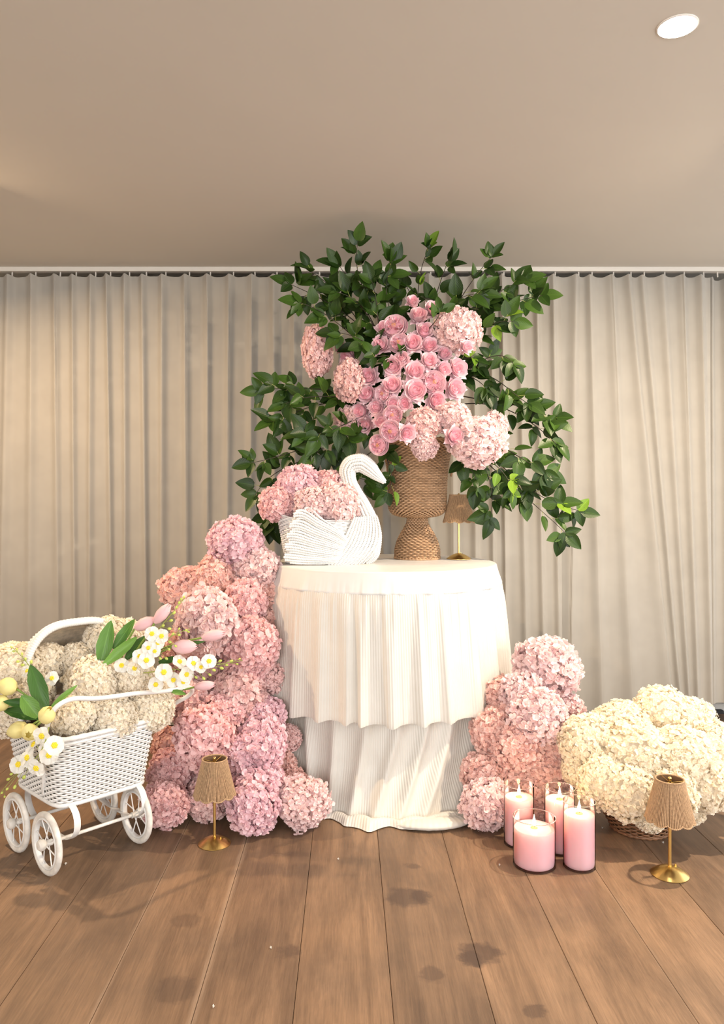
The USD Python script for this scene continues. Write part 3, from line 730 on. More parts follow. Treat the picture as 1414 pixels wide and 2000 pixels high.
for r, z in ((0.092, 0.006), (0.141, 0.112)):
    obj('rim', tube(np.stack([r * np.cos(a), r * np.sin(a), a * 0 + z], -1), 0.006 + 0.0012 * np.sin(a * 30), 8, closed=True), 'rattan_dark', bk, smooth=True)

# swan flowers ------------------------------------------------------------------
G = 'hydrangea heads in the swan planter'
for px, py, r, y, c, lab in [
    (583, 952, 40, 3.07, 'mauve', 'mauve pink hydrangea head at the top left of the swan'),
    (543, 985, 34, 3.03, 'pink', 'pink hydrangea head spilling over the tail of the swan'),
    (610, 986, 36, 3.00, 'blush', 'palest hydrangea head above the wing in the middle of the swan'),
    (662, 984, 38, 3.01, 'blush', 'large blush hydrangea head against the swan neck'),
    (640, 955, 34, 3.08, 'pink', 'pink head at the back between the mauve and blush ones in the swan')]:
    head(px, py, r, y, c, lab, G)

# urn hydrangeas ------------------------------------------------------------------
G = 'hydrangea heads in the wicker urn'
for px, py, r, y, c, lab, sx, sy in [
    (618, 686, 42, 3.16, 'dusty', 'long peach hydrangea head at the far left of the urn bouquet', 0.68, 1.2),
    (682, 742, 38, 3.12, 'dusty', 'dusty peach head left of the roses in the urn', 0.75, 1.15),
    (893, 646, 44, 3.10, 'blush', 'pale hydrangea head at the upper right of the urn roses', 0.98, 1.0),
    (828, 830, 32, 3.05, 'dusty', 'pale pink head hanging at the front centre of the urn rim', 1.0, 1.0),
    (829, 872, 26, 3.03, 'blush', 'small pale head drooping lowest over the front of the urn', 1.0, 1.0),
    (886, 818, 34, 3.06, 'blush', 'pale pink head right of centre above the urn rim', 1.0, 1.0),
    (930, 864, 50, 3.04, 'blush', 'large blush hydrangea head hanging at the right of the urn rim', 1.05, 0.95),
    (966, 836, 28, 3.09, 'blush', 'small pale head at the far right of the urn bouquet', 0.9, 1.0),
    (677, 818, 24, 3.18, 'dusty', 'half hidden dusty head among leaves at the left of the urn', 1.0, 1.0)]:
    head(px, py, r, y, c, lab, G, sx, sy)

# pram flowers ------------------------------------------------------------------
G = 'white hydrangea heads in the pram'
for px, py, r, y, lab in [
    (32, 1308, 56, 2.44, 'ivory hydrangea head at the far left of the pram'),
    (92, 1296, 42, 2.50, 'ivory hydrangea head under the left end of the hood'),
    (150, 1292, 38, 2.52, 'cream hydrangea head in front of the hood opening'),
    (182, 1336, 58, 2.45, 'large white hydrangea head in the middle of the pram above the handle'),
    (208, 1254, 46, 2.58, 'cream head at the back of the pram behind the tulip leaves'),
    (240, 1250, 40, 2.62, 'cream head at the back of the pram right of the hood'),
    (143, 1402, 44, 2.37, 'white hydrangea head at the near corner of the pram below the handle'),
    (222, 1402, 44, 2.42, 'white hydrangea head spilling over the near rim of the pram'),
    (290, 1384, 46, 2.51, 'white hydrangea head overflowing the right end of the pram'),
    (62, 1356, 44, 2.40, 'ivory head behind the yellow tulips in the pram'),
    (14, 1394, 42, 2.42, 'ivory head at the left picture edge below the tulips'),
    (262, 1322, 42, 2.48, 'ivory head under the white flower sprays of the pram'),
    (310, 1346, 34, 2.54, 'ivory head behind the handle end of the pram')]:
    head(px, py, r, y, 'ivory', lab, G, squash=0.95)

# ------------------------------------------------------------------ roses
def cup_petal(phi, span, H, rb, rt, point=0.25, curl=0.0, lean=0.0, nu=7, nv=6, wav=0.0, ph=0.0):
    """one rose petal around the +z axis: radius grows from rb to rt, the tip may curl outwards and come to a point"""
    u, v = np.meshgrid(np.linspace(-1, 1, nu), np.linspace(0, 1, nv), indexing='ij')
    vv = v * (1 - point * np.abs(u) ** 1.5)
    wid = np.interp(vv, [0, 0.45, 0.8, 1], [0.55, 1.0, 0.95, 0.62])
    a = phi + u * span * wid
    r = rb + (rt - rb) * vv ** 0.8 + curl * vv ** 4 + 0.03 * np.abs(u) * 0 + wav * np.sin(u * 5 + ph) * vv ** 2
    z = H * (vv - 0.35 * max(curl, 0) / max(H, 0.01) * vv ** 5) + lean * v
    p = np.stack([r * np.cos(a), r * np.sin(a), z], -1).reshape(-1, 3)
    return p, grid_faces(nu, nv)

def rim_petal(phi, span, H, r0, r1, roll, point, nu=9, nv=8):
    """petal of the outer whorls: stands as a cup from r0 at the base to r1, then its rim rolls back outwards; the middle of the rim comes to a point"""
    u, v = np.meshgrid(np.linspace(-1, 1, nu), np.linspace(0, 1, nv), indexing='ij')
    e = 1 - point * np.abs(u) ** 1.3
    vv = v * e
    wid = np.interp(v, [0, 0.35, 0.7, 1], [0.7, 1.0, 0.88, 0.22] if point > 0.25 else [0.7, 1.0, 0.95, 0.55])
    a = phi + u * span * wid
    r = r0 + (r1 - r0) * np.sin(np.clip(vv, 0, 1) * PI / 2) ** 1.2 + roll * np.clip(vv - 0.55, 0, 1) ** 2 * 4
    z = H * vv - 0.9 * roll * np.clip(vv - 0.62, 0, 1) ** 2 * 6
    return np.stack([r * np.cos(a), r * np.sin(a), z], -1).reshape(-1, 3), grid_faces(nu, nv)

def tea_rose(key, seed):
    g = np.random.default_rng(seed); p = proto(key + '_rose')
    n1 = lambda s: g.normal(0, s)
    # heart: a tight spiral of tall petals
    obj('core', lathe([(0.001, 0.80), (0.08, 0.74), (0.20, 0.60), (0.32, 0.50), (0.38, 0.38), (0.28, 0.1), (0.001, 0.0)], 18), 'petal_rose_inner', p, smooth=True)
    for k in range(4):
        obj('inner_petal', rim_petal(k * 2.2 + n1(.1), 1.75, 1.04 - 0.015 * k, 0.05, 0.08 + 0.075 * k, 0.02, 0.04), 'petal_rose_inner', p, smooth=True)
    for k in range(4):
        obj('inner_petal', rim_petal(0.6 + k * PI / 2 + n1(.12), 1.15, 1.00 - 0.02 * k, 0.16, 0.40 + 0.025 * k, 0.05, 0.08), 'petal_rose_inner' if k % 2 else 'petal_rose_outer', p, smooth=True)
    for k in range(5):
        obj('petal', rim_petal(k * 2 * PI / 5 + n1(.12), 1.02, 0.92 + g.uniform(-.03, .02), 0.18, 0.54 + 0.02 * k, 0.10, 0.14), 'petal_rose_outer', p, smooth=True)
    for k in range(5):
        obj('petal', rim_petal(0.4 + k * 2 * PI / 5 + n1(.1), 0.98, 0.72 + g.uniform(-.04, .04), 0.18, 0.70, 0.16, 0.34), 'petal_rose_outer', p, smooth=True)
    for k in range(5):
        obj('petal', rim_petal(k * 2 * PI / 5 + n1(.1), 0.92, 0.50 + g.uniform(-.05, .05), 0.18, 0.82, 0.20, 0.50), 'petal_rose_outer', p, smooth=True)
    obj('sepal_cup', lathe([(0.02, -0.12), (0.12, -0.08), (0.2, 0.02), (0.16, 0.08)], 16), 'stem_green', p, smooth=True)
    return p
def garden_rose(key, seed):
    g = np.random.default_rng(seed); p = proto(key + '_rose')
    for ring, (n, H, r1, roll) in enumerate(((7, 0.62, 0.88, 0.02), (7, 0.80, 0.80, 0.0), (6, 0.88, 0.68, -0.02))):
        for k in range(n):
            obj('petal', rim_petal(0.4 * ring + k * 2 * PI / n + g.normal(0, .1), 0.95, H + g.uniform(-.03, .03), 0.2, r1, roll, 0.07), 'petal_rose_outer', p, smooth=True)
    for k in range(34):   # quartered heart: narrow folded petals standing side by side
        a = g.uniform(0, 2 * PI); r = 0.52 * math.sqrt(g.uniform(0.02, 1))
        v, f = cup_petal(g.uniform(0, 6.28), 1.2, 0.50, 0.05, 0.13, 0.1, 0.04, nu=5, nv=4, wav=0.03, ph=g.uniform(0, 6))
        v = v @ rot((-math.sin(a), math.cos(a), 0), 0.5 * r).T + np.array([r * math.cos(a), r * math.sin(a), 0.40 - 0.12 * r + 0.06 * g.uniform(-1, 1)])
        obj('inner_petal', (v, f), 'petal_rose_inner' if k % 3 else 'petal_rose_outer', p, smooth=True)
    obj('core', lathe([(0.001, 0.5), (0.3, 0.48), (0.5, 0.42), (0.55, 0.3), (0.3, 0.0), (0.001, -0.1)], 20), 'petal_rose_inner', p, smooth=True)
    st = MB()
    for k in range(26):
        a, r = g.uniform(0, 6.28), 0.15 * math.sqrt(g.uniform(0, 1)); q = np.array([r * math.cos(a), r * math.sin(a), 0.86 + g.uniform(-.05, .06)])
        st.add(ICO1[0] * 0.022 + q, ICO1[1])
    obj('stamens', st, 'stamen_orange', p, smooth=True)
    return p
TEA = [tea_rose('tea_a', 31), tea_rose('tea_b', 32), tea_rose('tea_c', 35)]
GARD = [garden_rose('garden_a', 33), garden_rose('garden_b', 34)]
rrng = np.random.default_rng(5)
def rose(kind, px, py, rpx, label, y=None, face=None):
    if y is None: y = 3.25 - 0.19 * math.sqrt(max(0.0, 1 - ((px - 808) / 135) ** 2 - ((py - 740) / 190) ** 2))
    r = rpx / FPX * y * (1.30 if kind == 't' else 1.16)
    c = P(px, py, y)
    d = np.array([(px - 808) / 170, -1.0, -(py - 735) / 330 + 0.12]) if face is None else np.array(face, float)
    d = unit(d + rrng.normal(0, 0.13, 3))
    R = frame(d) @ rot((0, 0, 1), rrng.uniform(0, 6.28))
    A = np.eye(4); A[:3, :3] = R * r; A[:3, 3] = c - d * r * 0.55
    pr = (TEA if kind == 't' else GARD)[rrng.integers(3 if kind == 't' else 2)]
    copy_of(pr, 'rose', label, 'rose', A, 'pink roses in the wicker urn')
for k, px, py, r, lab, *yy in [
    ('g', 771, 639, 26, 'round many-petalled pink rose at the top left of the rose cluster'),
    ('g', 779, 670, 21, 'many-petalled pink rose directly below the topmost round one'),
    ('t', 748, 642, 17, 'pink rose half hidden behind the topmost round rose'),
    ('t', 743, 673, 20, 'pointed pink rose at the far left of the upper row'),
    ('t', 806, 670, 21, 'pointed pink rose right of the upper many-petalled pair'),
    ('t', 817, 616, 20, 'pink rose near the top, left of the highest one'),
    ('t', 845, 603, 19, 'pink rose highest in the bouquet beside a green leaf'),
    ('t', 829, 647, 21, 'pink rose left of the upper right hydrangea'),
    ('t', 839, 675, 19, 'pink rose under the one left of the upper right hydrangea'),
    ('t', 806, 588, 14, 'shaded pink rose at the very top behind the leaves'),
    ('t', 768, 715, 22, 'pink rose at the centre just under the dark leafy gap'),
    ('t', 720, 735, 22, 'pointed pink rose at the left of the middle rows'),
    ('t', 717, 770, 21, 'pink rose below the left one of the middle rows'),
    ('t', 766, 752, 22, 'pale pink rose left of the big open central one'),
    ('t', 811, 725, 22, 'pink rose above the big open central one'),
    ('t', 811, 762, 26, 'big open pointed rose at the centre of the bouquet'),
    ('t', 838, 704, 20, 'mauve pink rose in shade above the central rows'),
    ('g', 847, 747, 24, 'many-petalled rose right of the big open central one'),
    ('t', 893, 721, 23, 'large pale rose at the right edge of the bouquet'),
    ('t', 889, 760, 23, 'large pale rose directly under the right edge one'),
    ('t', 852, 783, 21, 'pink rose below the central many-petalled one'),
    ('t', 704, 803, 20, 'pink rose at the lower left edge of the bouquet'),
    ('t', 713, 829, 19, 'pink rose lowest at the left edge among leaves'),
    ('g', 748, 770, 19, 'many-petalled rose low left of the centre'),
    ('t', 768, 787, 17, 'small pink rose under the pale one left of the centre'),
    ('t', 791, 788, 17, 'small pink rose under the big open central one'),
    ('t', 735, 795, 18, 'pink rose between the lower left and the centre'),
    ('t', 745, 821, 18, 'pale pointed rose at the lower left of the centre'),
    ('g', 767, 810, 19, 'many-petalled rose beside the hanging centre hydrangea', 3.03),
    ('g', 763, 842, 22, 'many-petalled rose at the urn rim left of the centre', 3.0),
    ('t', 795, 846, 20, 'pale pink rose with a lilac sheen at the urn rim centre', 2.985),
    ('g', 740, 869, 21, 'many-petalled rose lowest, hanging over the left urn rim', 3.03),
    ('t', 888, 852, 21, 'deep pink rose between the hydrangeas at the right urn rim', 2.97),
    ('t', 679, 700, 19, 'peachy pink rose on top of the left dusty hydrangea'),
    ('t', 664, 678, 13, 'small pink rose peeping from the left leaves'),
    ('t', 911, 677, 15, 'bright pink rose under the upper right hydrangea', 3.03),
    ('t', 866, 722, 18, 'pale rose left of the large right edge one'),
    ('t', 868, 690, 16, 'shaded rose under the upper right hydrangea, left side'),
    ('t', 785, 700, 17, 'shaded rose at the top of the middle rows'),
    ('t', 830, 812, 18, 'pink rose deep between the hanging hydrangeas')]:
    rose(k, px, py, r, lab, *yy)

# ------------------------------------------------------------------ leaves and branches
def leaf_mesh(base, d, n, L, W, fold=0.25, droop=0.2, tip=True, wav=0.0, ph=0.0, nv=8, shape=None):
    """leaf from base along d, upper side n"""
    d = unit(d); n = unit(np.asarray(n) - np.dot(n, d) * d); s = np.cross(d, n)
    v = np.linspace(0, 1, nv)
    w = np.interp(v, *shape) if shape is not None else np.sin(PI * np.clip(v * 0.97 + 0.03, 0, 1) ** 0.74) ** 0.74 * (1 - 0.16 * v)
    w[-1] = 0.015; w = W / 2 * w
    P_, U = [], []
    for k in range(nv):
        ctr = base + d * L * v[k] - n * droop * L * v[k] ** 2
        wv = wav * L * math.sin(v[k] * 9 + ph)
        for q in (-1, -0.5, 0, 0.5, 1):
            P_.append(ctr + s * q * w[k] + n * (fold * w[k] * abs(q) ** 1.3 + wv * q)); U.append((v[k], q))
    P_ = np.array(P_); f = grid_faces(nv, 5)
    back = P_ - n * 0.0006
    return MB().add(P_, f, U).add(back, f[:, ::-1], U)

lrng = np.random.default_rng(77)
LEAFN = [0]
def leaf(parent, origin, base, d, n, L, material):
    LEAFN[0] += 1
    g = lrng
    mb = leaf_mesh(base - origin, d, n, L, L * g.uniform(0.60, 0.76), g.uniform(0.1, 0.45), g.uniform(-0.05, 0.35), wav=g.uniform(0, .012), ph=g.uniform(0, 6))
    obj('leaf', mb, material, parent, smooth=True, uv=True)

def branch(label, pts, start=0.25, size=0.076, gap=0.050, lime=0.0, three=0.75, thick=0.0028):
    """pts: (px, py, depth)"""
    p3 = np.array([P(*q) for q in pts]); n = 40
    c = spline(p3, n)
    t = thing('foliage_branch', label, 'branch', c[0], group='leafy branches in the urn')
    o = c[0]
    st = MB().add(*tube(c - o, np.linspace(thick, 0.0011, n), 6))
    L = np.r_[0, np.cumsum(np.linalg.norm(np.diff(c, axis=0), axis=1))]
    s = L[-1] * start; side = 1; pet = MB()
    view = np.array([0, -1.0, 0])
    leaves = []
    while s < L[-1] - 0.012:
        q = np.array([np.interp(s, L, c[:, k]) for k in range(3)]); tg = unit(np.array([np.interp(s + 0.01, L, c[:, k]) - np.interp(s - 0.01, L, c[:, k]) for k in range(3)]))
        nn = unit(view + lrng.normal(0, 0.38, 3) + np.array([0, 0, 0.45]))
        d = unit(rot(view, side * lrng.uniform(0.6, 1.15)) @ tg + lrng.normal(0, 0.16, 3))
        pl = lrng.uniform(0.018, 0.034)
        e = q + d * pl
        pet.add(*tube(np.array([q, q + d * pl * 0.5 + nn * 0.002, e]) - o, 0.0009, 5))
        sz = size * lrng.uniform(0.8, 1.15)
        leaves.append((e, d, nn, sz))
        if lrng.uniform() < three:
            for sg in (-1, 1):
                d2 = unit(rot(nn, sg * lrng.uniform(0.9, 1.35)) @ d + lrng.normal(0, 0.15, 3))
                leaves.append((q + d * pl * lrng.uniform(0.5, 0.75), d2, unit(nn + lrng.normal(0, 0.3, 3)), sz * lrng.uniform(0.72, 0.98)))
        side = -side; s += gap * lrng.uniform(0.75, 1.25)
    tg = unit(c[-1] - c[-3]); nn = unit(view + lrng.normal(0, 0.3, 3) + np.array([0, 0, 0.4]))
    leaves.append((c[-1], tg, nn, size))
    for sg in (-1, 1): leaves.append((c[-1] - tg * 0.012, unit(rot(nn, sg * 1.05) @ tg), nn, size * 0.85))
    obj('stem', st, 'twig', t, smooth=True)
    obj('petioles', pet, 'petiole', t, smooth=True)
    for e, d, nn, sz in leaves:
        if e[2] + d[2] * sz > CEIL - 0.01: d = unit(np.array([d[0], d[1], (CEIL - 0.012 - e[2]) / sz]))
        leaf(t, o, e, d, nn, sz, 'leaf_lime' if lrng.uniform() < lime else 'leaf_dark')

B0 = 3.26
for lab, pts, kw in [
    ('tall leafy sprig rising highest at the upper left, above the curtain track', [(765, 690, B0), (722, 590, 3.17), (697, 520, 3.08), (700, 470, 3.02)], dict(start=0.42)),
    ('leafy branch reaching out to the far upper left', [(745, 690, B0), (670, 610, 3.2), (610, 575, 3.14), (562, 553, 3.1)], dict(start=0.2)),
    ('leafy branch at the upper left just below the curtain track', [(745, 690, B0), (680, 600, 3.2), (640, 555, 3.15), (603, 528, 3.1)], {}),
    ('leafy branch drooping to the left above the far left hydrangea', [(745, 700, B0), (670, 640, 3.16), (620, 605, 3.1), (580, 590, 3.06)], {}),
    ('leafy branch left of centre reaching up to the curtain track', [(760, 690, B0), (712, 600, 3.2), (680, 545, 3.15), (660, 515, 3.12)], {}),
    ('leafy branch in the thick of the upper left foliage', [(760, 690, 3.22), (720, 620, 3.14), (690, 585, 3.08), (655, 570, 3.06)], dict(start=0.1)),
    ('leafy branch in the thick of the foliage behind the left roses', [(765, 700, 3.24), (740, 640, 3.14), (735, 590, 3.1), (725, 545, 3.08)], dict(start=0.1)),
    ('leafy branch just left of the top roses', [(780, 690, 3.25), (762, 610, 3.16), (755, 560, 3.12), (768, 508, 3.08)], {}),
    ('leafy branch over the left hydrangea and left of the upper roses', [(760, 720, 3.22), (715, 670, 3.1), (685, 655, 3.06), (650, 650, 3.06)], dict(start=0.2)),
    ('slim upright sprig with yellow-green young leaves at the top centre', [(806, 680, B0), (815, 590, 3.18), (822, 530, 3.12), (842, 478, 3.06)], dict(start=0.5, lime=0.3, three=0.5, size=0.062)),
    ('upright leafy branch right of the top centre', [(825, 690, B0), (845, 600, 3.2), (862, 545, 3.14), (878, 502, 3.1)], {}),
    ('leafy branch at the upper right ending in a thin tip', [(850, 690, B0), (890, 600, 3.18), (925, 545, 3.14), (965, 496, 3.1)], dict(size=0.06)),
    ('leafy branch at the upper right over the curtain heading', [(865, 690, B0), (925, 610, 3.2), (975, 570, 3.16), (1030, 545, 3.12)], {}),
    ('leafy branch stretching farthest to the upper right', [(870, 690, B0), (945, 620, 3.2), (1000, 592, 3.16), (1062, 577, 3.12)], dict(start=0.3)),
    ('short leafy branch above the upper right hydrangea', [(850, 690, 3.22), (880, 600, 3.12), (905, 580, 3.08), (945, 575, 3.06)], dict(start=0.15)),
    ('leafy branch right of the upper right hydrangea', [(880, 690, B0), (935, 650, 3.16), (970, 630, 3.12), (1005, 629, 3.1)], dict(lime=0.1)),
    ('dark leafy branch right of the roses at mid height', [(880, 740, B0), (940, 705, 3.2), (980, 695, 3.16), (1005, 715, 3.14)], {}),
    ('leafy branch curving down right of the large pale roses', [(890, 750, B0), (955, 735, 3.2), (1000, 765, 3.16), (1035, 790, 3.12)], {}),
    ('leafy branch reaching far right at mid height', [(890, 770, B0), (970, 785, 3.2), (1040, 800, 3.16), (1088, 822, 3.12)], dict(start=0.3)),
    ('dark stemmed branch arching right and down behind the right hydrangea', [(900, 790, B0), (990, 800, 3.2), (1050, 835, 3.14), (1090, 870, 3.1)], dict(start=0.35)),
    ('leafy branch right of the drooping right hydrangea', [(900, 810, B0), (965, 860, 3.18), (1010, 890, 3.12), (1075, 925, 3.08)], dict(start=0.35)),
    ('long branch sweeping down to the far lower right', [(900, 830, B0), (975, 905, 3.16), (1050, 965, 3.1), (1135, 998, 3.06)], dict(start=0.35, gap=0.05, lime=0.08)),
    ('branch hanging lowest at the right, its glossy tip against the curtain', [(905, 850, B0), (985, 935, 3.14), (1060, 1000, 3.08), (1108, 1045, 3.04)], dict(start=0.4, lime=0.06)),
    ('branch hanging straight down right of the table lamp', [(900, 850, 3.22), (942, 900, 3.16), (960, 960, 3.14), (956, 1018, 3.12)], dict(start=0.3, gap=0.045)),
    ('short drooping branch under the right hydrangea above the lamp', [(885, 850, 3.2), (905, 900, 3.12), (925, 925, 3.1), (930, 960, 3.1)], dict(start=0.3)),
    ('short branch with bright lime leaves under the right hydrangea', [(900, 850, 3.2), (950, 895, 3.1), (975, 915, 3.08), (1000, 965, 3.06)], dict(start=0.5, lime=0.6, size=0.062)),
    ('leafy branch stretching farthest left at mid height', [(725, 765, B0), (650, 762, 3.2), (580, 758, 3.14), (505, 762, 3.1)], dict(start=0.3)),
    ('leafy branch at the left below the long one', [(725, 780, B0), (650, 785, 3.2), (590, 800, 3.15), (528, 825, 3.1)], {}),
    ('leafy branch at the left between the long ones', [(725, 775, 3.24), (660, 775, 3.16), (610, 775, 3.12), (555, 790, 3.1)], dict(start=0.15)),
    ('glossy branch left of the lower roses', [(725, 810, 3.22), (670, 830, 3.12), (630, 845, 3.08), (585, 850, 3.06)], dict(start=0.2)),
    ('leafy branch reaching lower left over the swan flowers', [(725, 830, B0), (640, 860, 3.18), (565, 885, 3.13), (488, 905, 3.1)], dict(start=0.3)),
    ('leafy branch drooping behind the swan flowers to the lower left', [(725, 835, B0), (620, 890, 3.2), (545, 920, 3.16), (498, 968, 3.12)], dict(start=0.3)),
    ('leafy branch in the thick of the lower left foliage', [(730, 830, 3.24), (680, 850, 3.16), (640, 870, 3.14), (610, 890, 3.12)], dict(start=0.15)),
    ('branch end showing below the swan tail at the left', [(560, 930, 3.22), (535, 980, 3.2), (528, 1010, 3.19), (527, 1028, 3.18)], dict(start=0.6, gap=0.04)),
    ('small branch hanging over the left rim of the urn', [(752, 868, 3.16), (757, 900, 3.13), (765, 935, 3.12), (752, 968, 3.12)], dict(start=0.1, gap=0.04, size=0.066, lime=0.1)),
    ('short branch between the swan neck and the urn', [(745, 870, 3.2), (715, 890, 3.17), (690, 920, 3.15), (722, 938, 3.15)], dict(start=0.4)),
    ('short dark branch between the upper and the middle roses', [(790, 720, 3.18), (780, 700, 3.10), (755, 695, 3.07), (725, 700, 3.06)], dict(start=0.2, size=0.055)),
    ('leafy tip over the rose beside the upper right hydrangea', [(842, 640, 3.12), (852, 625, 3.03), (858, 612, 3.02), (858, 602, 3.02)], dict(start=0.6, size=0.052, three=0.0)),
    ('short leafy branch below the upper right hydrangea', [(850, 720, 3.22), (880, 708, 3.19), (905, 700, 3.17), (930, 702, 3.15)], dict(start=0.2, size=0.06, lime=0.25)),
    ('leafy branch behind the top roses', [(800, 660, 3.28), (790, 610, 3.24), (800, 580, 3.2), (790, 555, 3.18)], dict(start=0.1)),
    ('leafy branch behind the upper right hydrangea', [(860, 660, 3.28), (900, 620, 3.22), (930, 600, 3.2), (960, 590, 3.18)], dict(start=0.1)),
    ('leafy branch hidden deep behind the middle of the roses', [(800, 820, 3.29), (770, 770, 3.27), (790, 720, 3.26), (770, 690, 3.25)], dict(start=0.05, gap=0.035, size=0.085)),
    ('leafy branch hidden deep behind the lower left roses', [(790, 830, 3.29), (745, 820, 3.26), (720, 790, 3.25), (725, 740, 3.24)], dict(start=0.05, gap=0.035, size=0.085)),
    ('leafy branch hidden deep behind the right hand roses', [(820, 820, 3.29), (850, 780, 3.27), (860, 730, 3.26), (840, 680, 3.25)], dict(start=0.05, gap=0.035, size=0.085)),
    ('leafy branch tucked behind the right roses', [(880, 730, 3.28), (915, 735, 3.22), (935, 745, 3.2), (955, 770, 3.18)], dict(start=0.1))]:
    branch(lab, pts, **kw)

# ------------------------------------------------------------------ tulips and sprays
def tulip_petals(t, base, d, L, R, material, g, open_=0.0):
    Rm = frame(d)
    for ring, (k0, sc) in enumerate(((0.0, 1.0), (PI / 3, 0.94))):
        for k in range(3):
            u, v = np.meshgrid(np.linspace(-1, 1, 7), np.linspace(0, 1, 8), indexing='ij')
            prof = np.interp(v, [0, 0.15, 0.42, 0.7, 0.9, 1], [0.22, 0.72, 1.0, 0.9, 0.55 + open_, 0.30 + open_])
            a = k0 + k * 2 * PI / 3 + u * 1.12 * np.interp(v, [0, 0.4, 0.8, 1], [0.9, 1.0, 0.8, 0.12])
            r = R * prof * sc * (1 - 0.06 * np.abs(u))
            p = np.stack([r * np.cos(a), r * np.sin(a), L * v * (1 + 0.03 * g.normal())], -1).reshape(-1, 3)
            obj('petal', (base + p @ Rm.T, grid_faces(7, 8)), material, t, smooth=True)

TG = np.random.default_rng(12)
STRAP = ([0, 0.12, 0.4, 0.7, 0.92, 1], [0.35, 0.6, 1.0, 0.85, 0.35, 0.02])
def tulip(label, head_px, tip_px, stem_px, y, ydir=0.0, R=0.022, material='petal_yellow', leaves=(), group=None):
    """head_px: where the flower meets the stem, tip_px its tip"""
    b = P(*head_px, y); e = P(*tip_px, y + ydir)
    stem = spline([P(*q[:2], q[2]) for q in stem_px] + [b], 16)
    o = stem[0]
    t = thing('tulip', label, 'tulip', o, group=group)
    obj('stem', tube(stem - o, 0.0032, 8), 'stem_green', t, smooth=True)
    tulip_petals(t, b - o, unit(e - b), np.linalg.norm(e - b), R, material, TG)
    for a, bb, w, ya, yb, mt, droop in leaves:
        p, q = P(*a, ya), P(*bb, yb)
        mb = leaf_mesh(p - o, q - p, unit(np.array([0.25, -1, 0.4])), np.linalg.norm(q - p), w, 0.35, droop, wav=0.012, ph=TG.uniform(0, 6), nv=14, shape=STRAP)
        obj('leaf', mb, mt, t, smooth=True, uv=True)
GY, GP = 'yellow tulips at the near left of the pram', 'pink tulips at the right of the pram'
YB = (97, 1392, 2.30)
tulip('yellow tulip highest of the yellow ones, at the left picture edge', (33, 1346), (-3, 1336), [YB, (62, 1366, 2.29)], 2.28, R=0.028, leaves=[((90, 1385), (58, 1297), 0.052, 2.27, 2.29, 'leaf_tulip_dark', 0.12)], group=GY)
tulip('yellow tulip half cut by the left picture edge', (18, 1377), (-16, 1370), [YB, (60, 1385, 2.28)], 2.27, R=0.026, leaves=[((85, 1378), (10, 1372), 0.030, 2.28, 2.27, 'leaf_tulip_dark', -0.2)], group=GY)
tulip('upright yellow tulip nearest the pram handle', (84, 1411), (100, 1383), [YB, (92, 1408, 2.24)], 2.21, -0.01, R=0.0255, leaves=[((100, 1382), (148, 1336), 0.018, 2.27, 2.30, 'leaf_tulip', 0.35)], group=GY)
tulip('yellow tulip lying lowest at the left with a golden streak', (55, 1420), (14, 1432), [YB, (75, 1408, 2.25)], 2.25, R=0.026, leaves=[((75, 1400), (41, 1358), 0.050, 2.24, 2.24, 'leaf_tulip', 0.1)], group=GY)
tulip('pale yellow tulip pointing at the camera beside the golden one', (62, 1424), (56, 1436), [YB, (80, 1410, 2.26)], 2.24, -0.035, R=0.027, leaves=[((80, 1402), (0, 1384), 0.034, 2.27, 2.28, 'leaf_tulip_dark', 0.15)], group=GY)
PB = (232, 1318, 2.50)
tulip('pink tulip lowest of the upper pair, lying to the left', (263, 1228), (302, 1208), [PB, (245, 1262, 2.47)], 2.46, R=0.021, material='petal_tulip_pink', leaves=[((196, 1296), (216, 1212), 0.052, 2.44, 2.46, 'leaf_tulip', 0.1), ((222, 1268), (262, 1208), 0.036, 2.46, 2.49, 'leaf_tulip', 0.15)], group=GP)
tulip('pink tulip reaching highest beside the green bud tip', (302, 1217), (332, 1180), [PB, (275, 1258, 2.46)], 2.45, R=0.020, material='petal_tulip_pink', leaves=[((203, 1298), (270, 1246), 0.036, 2.42, 2.46, 'leaf_tulip', -0.2)], group=GP)
tulip('open pink tulip in the middle of the group, deep pink edged', (336, 1264), (384, 1262), [PB, (290, 1285, 2.47)], 2.44, R=0.024, material='petal_tulip_pink', leaves=[((246, 1288), (284, 1240), 0.034, 2.45, 2.48, 'leaf_tulip_dark', 0.2)], group=GP)
tulip('pale pink tulip farthest right against the pink heap', (394, 1246), (438, 1236), [PB, (330, 1262, 2.5)], 2.48, R=0.019, material='petal_tulip_pink', leaves=[((345, 1262), (400, 1252), 0.014, 2.48, 2.48, 'leaf_tulip_dark', 0.1)], group=GP)
tulip('pink tulip lowest, beneath the handle end', (380, 1342), (421, 1336), [PB, (300, 1345, 2.52)], 2.48, R=0.016, material='petal_tulip_pink', leaves=[((335, 1350), (362, 1355), 0.018, 2.47, 2.45, 'leaf_tulip', 0.1), ((310, 1294), (352, 1284), 0.022, 2.46, 2.44, 'leaf_tulip_dark', 0.1)], group=GP)

